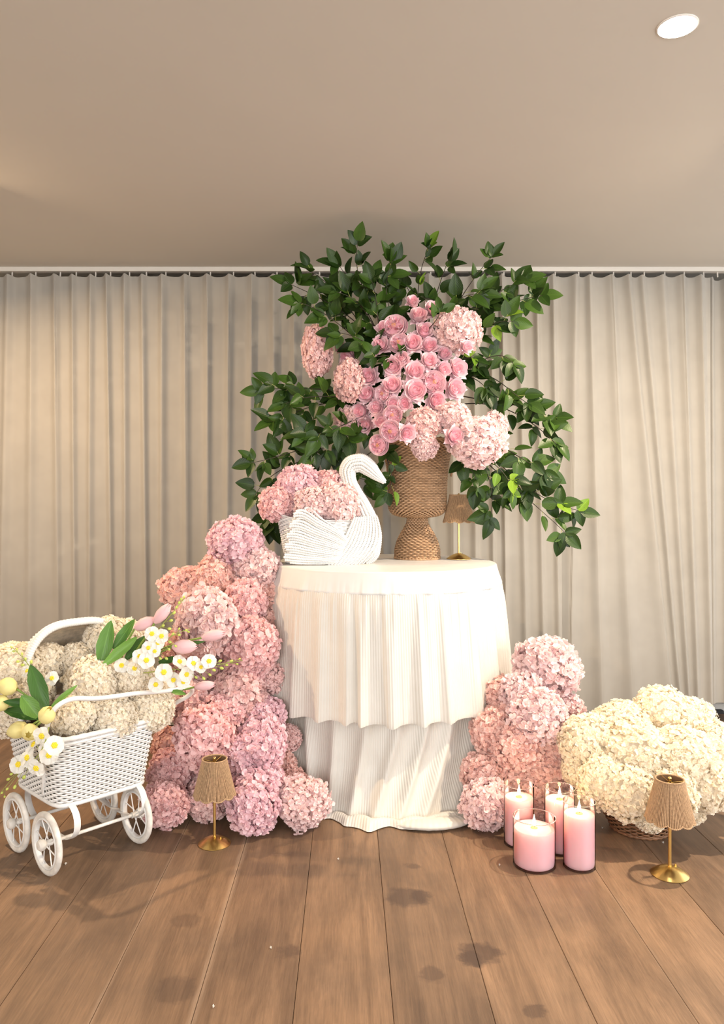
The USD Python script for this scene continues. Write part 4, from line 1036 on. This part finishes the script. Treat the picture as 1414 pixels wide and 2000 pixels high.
SG = np.random.default_rng(44)
def spray(label, path, florets, buds, group, size=0.024):
    c = spline([P(*q) for q in path], 30); o = c[0]
    t = thing('flower_spray', label, 'flower spray', o, group=group)
    st = MB().add(*tube(c - o, np.linspace(0.0022, 0.0009, 30), 6))
    def near(p):
        k = int(np.argmin(np.linalg.norm(c - p, axis=1))); return c[max(0, k - 2)]
    for px, py, y, *rest in florets:
        p = P(px, py, y); s = size * (rest[0] if rest else 1.0)
        q = near(p); d = unit(0.6 * unit(p - q + 1e-6) + np.array([0, -0.9, 0.25]) + SG.normal(0, 0.25, 3))
        st.add(*tube(np.array([q, (p + q) / 2 - d * 0.004, p - d * 0.006]) - o, 0.0008, 5))
        R = frame(d); mb = MB(); a0 = SG.uniform(0, 6.28)
        u, v = np.meshgrid(np.linspace(-1, 1, 5), np.linspace(0, 1, 6), indexing='ij')
        for k in range(5):
            w = np.interp(v, [0, 0.3, 0.65, 0.9, 1], [0.12, 0.55, 0.78, 0.6, 0.3]) * s * 0.78
            el = SG.uniform(0.2, 0.55)
            x, yy, z = v * s, u * w, 0.25 * s * (u * 0.7) ** 2 + math.sin(el) * s * v - 0.35 * s * v ** 2.5 + 0.04 * s * np.sin(5 * u + k) * v
            a = a0 + k * 2 * PI / 5
            q3 = np.stack([x * math.cos(a) - yy * math.sin(a), x * math.sin(a) + yy * math.cos(a), z], -1).reshape(-1, 3)
            mb.add(p - o + q3 @ R.T, grid_faces(5, 6))
        fl_ = obj('floret', mb, 'petal_white', t, smooth=True)
        ce = MB()
        for k in range(7):
            a = k * 2 * PI / 6; r = 0 if k == 6 else s * 0.2
            ce.add((ICO1[0] * np.array([.14, .14, .2]) * s + np.array([r * math.cos(a), r * math.sin(a), s * 0.14])) @ R.T + p - o, ICO1[1])
        obj('centre', ce, 'stamen_yellow', fl_, smooth=True)
    for px, py, y, r in buds:
        p = P(px, py, y); q = near(p); d = unit(p - q + 1e-6)
        st.add(*tube(np.array([q, p]) - o, 0.0008, 5))
        R = frame(d)
        obj('bud', ((ICO2[0] * np.array([0.8, 0.8, 1.15]) * r) @ R.T + p - o, ICO2[1]), 'bud_green', t, smooth=True)
    obj('stem', st, 'bud_stem', t, smooth=True)
plain('stamen_yellow', (0.85, 0.68, 0.04), 0.6)
plain('bud_stem', (0.33, 0.38, 0.10), 0.6)
GW = 'white flower sprays in the pram'
W = 2.43
spray('white flower spray pointing right over the handle with green bud tips', [(235, 1322, 2.46), (300, 1312, 2.43), (380, 1303, 2.41), (474, 1290, 2.4)],
      [(262, 1306, W), (320, 1313, 2.40, 1.15), (338, 1328, 2.41), (364, 1317, 2.40), (377, 1296, 2.40), (350, 1293, 2.42), (408, 1292, 2.40), (304, 1337, 2.41), (238, 1300, W), (392, 1303, 2.40, 0.8), (358, 1332, 2.41, 0.9)],
      [(433, 1305, 2.4, .006), (430, 1291, 2.4, .0055), (452, 1291, 2.4, .005), (418, 1309, 2.4, .0055), (398, 1325, 2.4, .0055), (383, 1323, 2.4, .005), (443, 1299, 2.4, .0045), (463, 1297, 2.4, .004), (468, 1287, 2.4, .0035), (410, 1318, 2.4, .005)], GW)
spray('white flower spray rising steeply with a yellow-green tip', [(268, 1302, 2.47), (297, 1245, 2.46), (330, 1205, 2.45), (362, 1166, 2.45)],
      [(297, 1238, 2.43), (316, 1243, 2.43), (290, 1265, 2.42, .9), (286, 1290, 2.41, 1.1), (272, 1282, 2.42), (308, 1256, 2.43, .9), (325, 1190, 2.45, .7)],
      [(331, 1228, 2.44, .006), (319, 1222, 2.44, .0055), (332, 1254, 2.43, .006), (350, 1177, 2.45, .005), (354, 1170, 2.45, .0045), (345, 1186, 2.45, .005), (340, 1197, 2.45, .0055), (334, 1212, 2.44, .006), (359, 1166, 2.45, .004)], GW)
spray('slender spray of green buds between the pink tulips', [(275, 1300, 2.46), (310, 1262, 2.44), (340, 1240, 2.43), (372, 1228, 2.43)],
      [(302, 1272, 2.42, .8)],
      [(338, 1238, 2.43, .005), (350, 1240, 2.43, .005), (364, 1231, 2.43, .0045), (330, 1268, 2.42, .005), (313, 1286, 2.42, .0055), (325, 1286, 2.42, .0055), (343, 1262, 2.42, .0045), (350, 1228, 2.43, .004), (368, 1234, 2.43, .004)], GW)
hd = lambda px: 2.335 - 0.0018 * (px - 30)
fls = [(83, 1437), (106, 1456), (68, 1455), (87, 1469), (55, 1480), (37, 1493), (72, 1499), (96, 1474)]
bds = [(34, 1502, .006), (47, 1518, .0065), (57, 1499, .0055), (29, 1537, .006), (16, 1522, .0055), (4, 1548, .005), (14, 1541, .0045), (22, 1512, .005), (9, 1556, .004)]
spray('white flower spray hanging down the near left corner of the pram', [(97, 1405, 2.27), (88, 1450, 2.2), (55, 1495, hd(55)), (0, 1552, hd(0))],
      [(a, b, hd(a) - 0.03, 1.1) for a, b in fls], [(a, b, hd(a) - 0.02, r) for a, b, r in bds], GW, 0.025)
spray('small upright spray of green buds at the left above the yellow tulips', [(82, 1345, 2.36), (62, 1308, 2.36), (44, 1284, 2.36), (21, 1263, 2.36)],
      [(54, 1311, 2.36, .8), (102, 1325, 2.33, .9)], [(35, 1292, 2.36, .005), (44, 1299, 2.36, .0055), (61, 1293, 2.36, .0055), (33, 1268, 2.36, .004), (22, 1264, 2.36, .0035), (27, 1272, 2.36, .004), (43, 1277, 2.36, .004), (50, 1287, 2.36, .0045)], GW)

# ------------------------------------------------------------------ pram
PO = np.array([-0.861, 2.438, 0.0]); PA = math.atan2(0.719, 0.695)
pram = thing('pram', 'white wicker doll pram on four spoked wheels filled with flowers', 'pram', PO, PA)
Z0, Z1 = 0.192, 0.395
lo_b = np.array([-0.120, 0.178, -0.130, 0.182]); lo_t = np.array([-0.148, 0.212, -0.150, 0.222])
def body_S(u, v, inset=0.0):
    b = lo_b * (1 - v)[:, None] + lo_t * v[:, None]
    cx, cy, hx, hy = (b[:, 0] + b[:, 1]) / 2, (b[:, 2] + b[:, 3]) / 2, (b[:, 1] - b[:, 0]) / 2 - inset, (b[:, 3] - b[:, 2]) / 2 - inset
    rc = 0.035
    # rounded rectangle walked at even speed
    q = (u % 1.0) * 4; k = np.floor(q).astype(int) % 4; f = q - np.floor(q)
    ang = 2 * PI * u
    ex = 7.0
    c, s = np.cos(ang), np.sin(ang)
    # superellipse with even arc spacing from a table
    A = np.linspace(0, 2 * PI, 2001)
    hx0, hy0 = 0.165, 0.15
    X = hx0 * np.sign(np.cos(A)) * np.abs(np.cos(A)) ** (2 / ex); Y = hy0 * np.sign(np.sin(A)) * np.abs(np.sin(A)) ** (2 / ex)
    D = np.r_[0, np.cumsum(np.hypot(np.diff(X), np.diff(Y)))]; D /= D[-1]
    x, y = np.interp(u % 1.0, D, X) / hx0, np.interp(u % 1.0, D, Y) / hy0
    z = Z0 + (Z1 - Z0) * v
    p = np.stack([cx + hx * x, cy + hy * y, z], 1)
    n = np.stack([np.sign(x) * np.abs(x) ** (ex - 1) * hy, np.sign(y) * np.abs(y) ** (ex - 1) * hx, np.full(len(u), -0.02)], 1)
    return p, n / np.linalg.norm(n, axis=1, keepdims=True)
obj('basket_weave', weave(body_S, 0, np.linspace(0.02, 0.97, 28), 74, 0.0046, 0.0030, per=4, flat=(0.6, 0.85)), 'white_paint', pram, smooth=True, kind='stuff')
un = np.linspace(0, 1, 120, endpoint=False)
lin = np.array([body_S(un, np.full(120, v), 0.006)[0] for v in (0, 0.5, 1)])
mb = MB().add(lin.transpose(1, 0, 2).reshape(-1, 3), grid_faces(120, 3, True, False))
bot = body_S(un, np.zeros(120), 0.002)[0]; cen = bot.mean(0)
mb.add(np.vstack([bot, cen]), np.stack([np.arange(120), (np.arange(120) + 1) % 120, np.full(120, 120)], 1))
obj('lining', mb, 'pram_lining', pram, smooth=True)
rim = body_S(un, np.ones(120))[0]
obj('rim_braid', tube(rim, 0.009 * (1 + 0.12 * np.sin(np.arange(120) * PI / 1.5)), 8, closed=True, flat=(0.9, 1.2)), 'white_paint', pram, smooth=True)
obj('rim_braid', tube(body_S(un, np.full(120, 0.93))[0] + 0, 0.006 * (1 + 0.15 * np.sin(np.arange(120) * PI / 1.5)), 8, closed=True), 'white_paint', pram, smooth=True)
obj('bottom_braid', tube(body_S(un, np.zeros(120))[0], 0.007, 8, closed=True), 'white_paint', pram, smooth=True)
# flat trim strip on the side panel facing left
strip = [np.array([lo_b[0] * (1 - v) + lo_t[0] * v - 0.006, y, Z0 + (Z1 - Z0) * v]) for v, y in ((0.95, -0.085), (0.5, -0.062), (0.12, -0.045))]
obj('side_strip', tube(spline(strip, 14), 0.006, 8, flat=(0.5, 1.0), up=(-1, 0, 0)), 'white_paint', pram, smooth=True)
# hood
def hood_S(a, s):
    """a: 0..1 along the arch, s: 0 rim .. 1 back"""
    t = PI * a; c, n_ = np.cos(t), np.sin(t)
    k = np.cos(s * PI / 2) ** 0.75
    u = 0.030 - 0.178 * np.sign(c) * np.abs(c) ** 0.62 * (0.35 + 0.65 * k)
    z = 0.40 + (0.305 * n_ ** 0.62) * k - 0.0 * s
    v = 0.075 + 0.17 * np.sin(s * PI / 2) - 0.03 * n_ * (1 - s)
    return np.stack([u, v, z], -1)
def hood_w(u, v):
    p = hood_S(u, v); e = 1e-3
    n = np.cross(hood_S(np.clip(u + e, 0, 1), v) - hood_S(np.clip(u - e, 0, 1), v), hood_S(u, np.clip(v + e, 0, 1)) - hood_S(u, np.clip(v - e, 0, 1)))
    L = np.linalg.norm(n, axis=1, keepdims=True)
    return p, n / np.maximum(L, 1e-9)
hs = MB()
for i, v in enumerate(np.linspace(0.03, 0.93, 20)):
    u = np.linspace(0.0, 1.0, 180); p, n = hood_w(u, np.full(180, v))
    hs.add(*tube(p + n * (0.003 * np.sin(np.arange(180) * PI / 2 + (i % 2) * PI))[:, None], 0.0052, 5, flat=(0.6, 0.9), up=n))
hood = obj('hood', hs, 'white_paint', pram, smooth=True)
aa, ss = np.meshgrid(np.linspace(0, 1, 50), np.linspace(0.02, 0.97, 20), indexing='ij')
pp = hood_S(aa.ravel(), ss.ravel()); ctr = np.array([0.03, 0.09, 0.45])
obj('hood_lining', (ctr + (pp - ctr) * 0.972, grid_faces(50, 20)), 'hood_inside', hood, smooth=True)
arch = hood_S(np.linspace(0.0, 1.0, 60), np.zeros(60))
obj('hood_rim', wrapped(arch, 0.0115, 0.0075, 10, 0.10), 'white_paint', hood, smooth=True)
obj('hood_rim', wrapped(arch + np.array([0, 0.016, 0.004]), 0.008, 0.012, 8, 0.12), 'white_paint', hood, smooth=True)
# push handle: one bent tube
hp = [(-0.128, -0.045, 0.235), (-0.138, -0.075, 0.32), (-0.152, -0.112, 0.42), (-0.158, -0.150, 0.470), (-0.150, -0.178, 0.507), (-0.115, -0.186, 0.522), (-0.06, -0.186, 0.515), (0.10, -0.186, 0.501), (0.25, -0.186, 0.488), (0.305, -0.182, 0.482), (0.322, -0.165, 0.465), (0.30, -0.105, 0.42), (0.23, -0.06, 0.30)]
obj('handle', tube(spline(hp, 90), 0.0072, 12), 'white_paint', pram, smooth=True)
# running gear
WR, WT = 0.091, 0.147
for sv in (-1, 1):
    obj('axle', tube([(-0.165, sv * 0.107, WR), (0.165, sv * 0.107, WR)], 0.0055, 10), 'white_paint_worn', pram, smooth=40)
for u0 in (-0.083, 0.140):
    path = spline([(u0, -0.095, 0.196), (u0, -0.135, 0.192), (u0, -0.166, 0.165), (u0, -0.166, 0.125), (u0, -0.140, 0.098), (u0, -0.107, 0.0845), (u0, -0.03, 0.078), (u0, 0.03, 0.078), (u0, 0.107, 0.0845), (u0, 0.145, 0.10), (u0, 0.17, 0.135), (u0, 0.16, 0.175), (u0, 0.12, 0.196)], 70)
    obj('spring_strap', tube(path, 0.0105, 8, flat=(1.0, 0.16), up=(1, 0, 0)), 'white_paint', pram, smooth=50)
for su in (-1, 1):
    for sv in (-1, 1):
        c0 = np.array([su * WT, sv * 0.107, WR]); a = np.linspace(0, 2 * PI, 64, endpoint=False)
        ring = lambda r, x: c0 + np.stack([a * 0 + x, r * np.cos(a), r * np.sin(a)], -1)
        wh = obj('wheel', tube(ring(WR - 0.009, 0), 0.0095, 10, closed=True, flat=(0.95, 1.0), up=(1, 0, 0)), 'white_paint_worn', pram, smooth=True)
        obj('rim', tube(ring(WR - 0.0205, 0), 0.006, 8, closed=True, flat=(1.5, 0.7), up=(1, 0, 0)), 'white_paint', wh, smooth=True)
        hub = lathe([(0.0005, -0.004), (0.014, -0.004), (0.017, 0.001), (0.017, 0.010), (0.012, 0.016), (0.0005, 0.018)], 24)
        R = np.array([[0, 0, su], [1, 0, 0], [0, su, 0]], float)
        obj('hub_cap', (hub[0] @ R.T + c0 + np.array([su * 0.010, 0, 0]), hub[1]), 'white_paint_worn', wh, smooth=40)
        obj('hub', tube([c0 + [-0.016 * 1, 0, 0], c0 + [0.016, 0, 0]], 0.0095, 14), 'white_paint_worn', wh, smooth=40)
        for k in range(8):
            b = k * PI / 4 + 0.3
            obj('spoke', tube([c0 + [su * 0.006 * (-1) ** k, 0.008 * math.cos(b), 0.008 * math.sin(b)], c0 + [0, (WR - 0.02) * math.cos(b), (WR - 0.02) * math.sin(b)]], 0.0019, 6), 'white_paint', wh, smooth=40)

# ------------------------------------------------------------------ swan
SY = 3.05
def sw(cx, cy, y=2.98):   # crop pixel of the photograph -> point
    return P(500 + cx / 2.828, 860 + cy / 2.828, y)
so = np.array([P(640, 1100, SY)[0], SY, TZ])
swan = thing('swan_planter', 'white wicker swan planter holding hydrangeas on the table', 'planter', so)
# body: a woven boat, its walls leaning out
def swan_S(u, v):
    a = 2 * PI * u
    xl, xr = -0.205, 0.132
    hw = 0.085 * (0.70 + 0.42 * np.sin(np.clip(v, 0, 1) * PI * 0.62))
    # end profile: breast bulges, tail leans back
    right = 0.064 + 0.072 * np.sin(np.clip(v * 1.05, 0, 1) * PI * 0.62) ** 0.8
    left = -0.165 - 0.035 * v
    cx = (left + right) / 2; hx = (right - left) / 2
    c, s = np.cos(a), np.sin(a)
    x = cx + hx * np.sign(c) * np.abs(c) ** 0.85; y = hw * np.sign(s) * np.abs(s) ** 0.85
    z = 0.006 + v * (0.165 + 0.03 * np.clip(-c, 0, 1) ** 2)
    return np.stack([x, y, z], -1)
def numnormal(S):
    def f(u, v):
        e = 1e-3; p = S(u, v)
        n = np.cross(S(u + e, v) - S(u - e, v), S(u, np.clip(v + e, 0, 1)) - S(u, np.clip(v - e, 0, 1)))
        n /= np.maximum(np.linalg.norm(n, axis=1, keepdims=True), 1e-12)
        out = p - p.mean(0); flip = np.sign((n * out).sum(1, keepdims=True)); return p, n * np.where(flip == 0, 1, flip)
    return f
obj('body_weave', weave(numnormal(swan_S), 0, np.linspace(0.0, 1.0, 26), 46, 0.0042, 0.0026, per=4, flat=(0.7, 0.95)), 'white_paint', swan, smooth=True, kind='stuff')
un = np.linspace(0, 1, 80, endpoint=False)
lin = np.array([swan_S(un, np.full(80, v)) * np.array([0.965, 0.95, 1]) for v in np.linspace(0, 1, 8)])
mb = MB().add(lin.transpose(1, 0, 2).reshape(-1, 3), grid_faces(80, 8, True, False))
b0 = lin[0]; mb.add(np.vstack([b0, b0.mean(0)]), np.stack([np.arange(80), (np.arange(80) + 1) % 80, np.full(80, 80)], 1))
obj('inner_wall', mb, 'white_paint_worn', swan, smooth=True)
# neck and head: one core wrapped with cane
NY = SY
npts = [(600, 668), (640, 610), (640, 530), (618, 440), (585, 360), (545, 290), (514, 230), (505, 175), (530, 133), (575, 125), (620, 150), (660, 187), (690, 213), (712, 232)]
nrad = [28, 42, 50, 48, 42, 38, 38, 42, 45, 46, 42, 30, 20, 12]
nc = np.array([sw(a, b, NY) for a, b in npts]) - so
nc[0:4, 1] -= 0.0
d = np.r_[0, np.cumsum(np.linalg.norm(np.diff(nc, axis=0), axis=1))]; d /= d[-1]
from scipy.interpolate import PchipInterpolator
rf = PchipInterpolator(d, np.array(nrad) / 2.828 / FPX * NY)
cs = np.linspace(0, 1, 90); cc = np.stack([PchipInterpolator(d, nc[:, k])(cs) for k in range(3)], 1)
obj('neck', tube(cc, rf(cs) * 0.90, 16), 'white_paint_worn', swan, smooth=True)
tg = np.gradient(cc, axis=0); tg /= np.linalg.norm(tg, axis=1, keepdims=True)
Nn = np.cross(tg, [0, 1.0, 0]); NR = 15
rows_ = MB()
for k in range(NR):
    a = 2 * PI * k / NR
    p = cc + rf(cs)[:, None] * (math.cos(a) * Nn + math.sin(a) * np.array([0, 1.0, 0])) * 0.94
    rr_ = PchipInterpolator(cs, rf(cs) * math.sin(PI / NR) * 1.12)
    rows_.add(*wrapped(p, 0, 0.0066, 7, 0.34, rfun=lambda q: rr_(q)))
rows_.add((ICO2[0] * 0.0048 + cc[-1]), ICO2[1])
obj('neck_weave', rows_, 'white_paint', swan, smooth=True, kind='stuff')
# breast: concentric rows of cane between the wing and the breast edge
breast = MB(); NB = 11
inner = spline([sw(545, 420, SY), sw(515, 490, SY), sw(480, 560, SY), sw(440, 620, SY), sw(400, 684, SY)], 60) - so
outer = spline([sw(662, 415, SY), sw(680, 500, SY), sw(672, 565, SY), sw(640, 622, SY), sw(575, 684, SY)], 60) - so
kk_ = np.linspace(0, 1, 60)
for q in np.linspace(0, 1, NB):
    p = inner * (1 - q) + outer * q
    p[:, 1] = -0.088 * math.sqrt(max(1 - (q * 0.95) ** 2.4, 0.02)) * (0.78 + 0.22 * np.sin(PI * (0.25 + 0.5 * kk_)))
    w_ = np.linalg.norm(outer - inner, axis=1) / (NB - 1) / 2 * 1.15
    wf = PchipInterpolator(kk_, w_)
    breast.add(*wrapped(p, 0, 0.0066, 8, 0.34, flat=(0.75, 1.0), up=(0, -1, 0), rfun=lambda t_: wf(t_)))
obj('breast', breast, 'white_paint', swan, smooth=True)
# wing: rows of wrapped cane fanned from the shoulder, five scalloped feather tips at the tail end
topc = spline([(218, 380), (262, 374), (335, 420), (405, 462), (475, 512), (500, 540)], 50)
botc = spline([(150, 674), (240, 680), (330, 682), (400, 680), (440, 674), (452, 672)], 50)
NWR = 22
wing = None
for f_ in range(5):
    mbw = MB()
    for k in range(NWR):
        t_ = k / (NWR - 1)
        if not (f_ / 5 <= t_ < (f_ + 1) / 5 or (f_ == 4 and k == NWR - 1)): continue
        c2d = topc * (1 - t_) + botc * t_
        loc = (t_ * 5) % 1 if t_ < 1 else 0.98
        shift = 50 * (1 - math.sqrt(max(0, 1 - (2 * loc - 1) ** 2))) - 16 * math.sin(PI * t_)
        sel = c2d + np.outer(np.linspace(1, 0, 50) ** 3, [shift, 0])
        c = np.array([sw(a, b, 2.945 + 0.02 * (i_ / 49) ** 2 - 0.008 * math.sin(PI * min(1, loc))) for i_, (a, b) in enumerate(sel)]) - so
        gapl = np.linalg.norm(botc - topc, axis=1) / (NWR - 1) * 0.000695 / 2 * 1.18
        gf = PchipInterpolator(np.linspace(0, 1, 50), gapl)
        mbw.add(*wrapped(c, 0, 0.0064, 8, 0.34, flat=(0.8, 1.0), up=(0, -1, 0), rfun=lambda q: gf(q)))
    if wing is None: wing = obj('wing', mbw, 'white_paint', swan, smooth=True)
    else: obj('feather', mbw, 'white_paint', wing, smooth=True)
poly = np.vstack([topc + [8, 4], botc[::-1] + [8, -4]])
pv = np.array([sw(a, b, 2.957) for a, b in poly]) - so
ctr_ = pv.mean(0); pb = pv + np.array([0, 0.02, 0]); npv = len(pv); ii = np.arange(npv); jj = (ii + 1) % npv
obj('backing', MB().add(np.vstack([pv, pb, ctr_[None], ctr_[None] + [0, .02, 0]]), np.vstack([np.stack([ii, jj, np.full(npv, 2 * npv)], 1), np.stack([jj + npv, ii + npv, np.full(npv, 2 * npv + 1)], 1), np.stack([ii, ii + npv, jj + npv], 1), np.stack([ii, jj + npv, jj], 1)])), 'white_paint_worn', wing)

# ------------------------------------------------------------------ fallen petals
def fallen(px, py, s, label, material, n=1):
    x, y = on_floor(px, py)
    t = thing('fallen_petal', label, 'petal', (x, y, 0.0008), group='petals fallen on the floor')
    u, v, f = petal_grid(4, 4)
    for k in range(n):
        a = k * 2.1 + px
        w = np.interp(v, [0, .5, 1], [.25, 1, .6]) * s * 0.4
        x_, y_ = v * s, u * w
        obj('petal', (np.stack([x_ * math.cos(a) - y_ * math.sin(a), x_ * math.sin(a) + y_ * math.cos(a), 0.004 * (u * u) + 0.2 * s * v ** 2 * (n > 1)], 1), f), material, t, smooth=True)
fallen(582, 1631, 0.017, 'small pink floret fallen on the floor below the right end of the left heap', 'petal_blush', 4)
fallen(127, 1690, 0.010, 'white petal fallen on the floor right of the near pram wheel', 'petal_white')
fallen(662, 1680, 0.007, 'tiny white petal on the floor in front of the tablecloth', 'petal_white')
fallen(416, 1970, 0.008, 'white speck of petal low on the floor at the front left', 'petal_white')
fallen(1296, 1648, 0.009, 'white petal in the shadow left of the right lamp pole', 'petal_white')
fallen(1176, 1619, 0.009, 'white petal in the shadow left of the cream basket', 'petal_white')
fallen(975, 1692, 0.008, 'white petal on the floor left of the wide candle', 'petal_white')
fallen(530, 1854, 0.007, 'tiny petal speck in the middle of the floor at the left', 'petal_white')
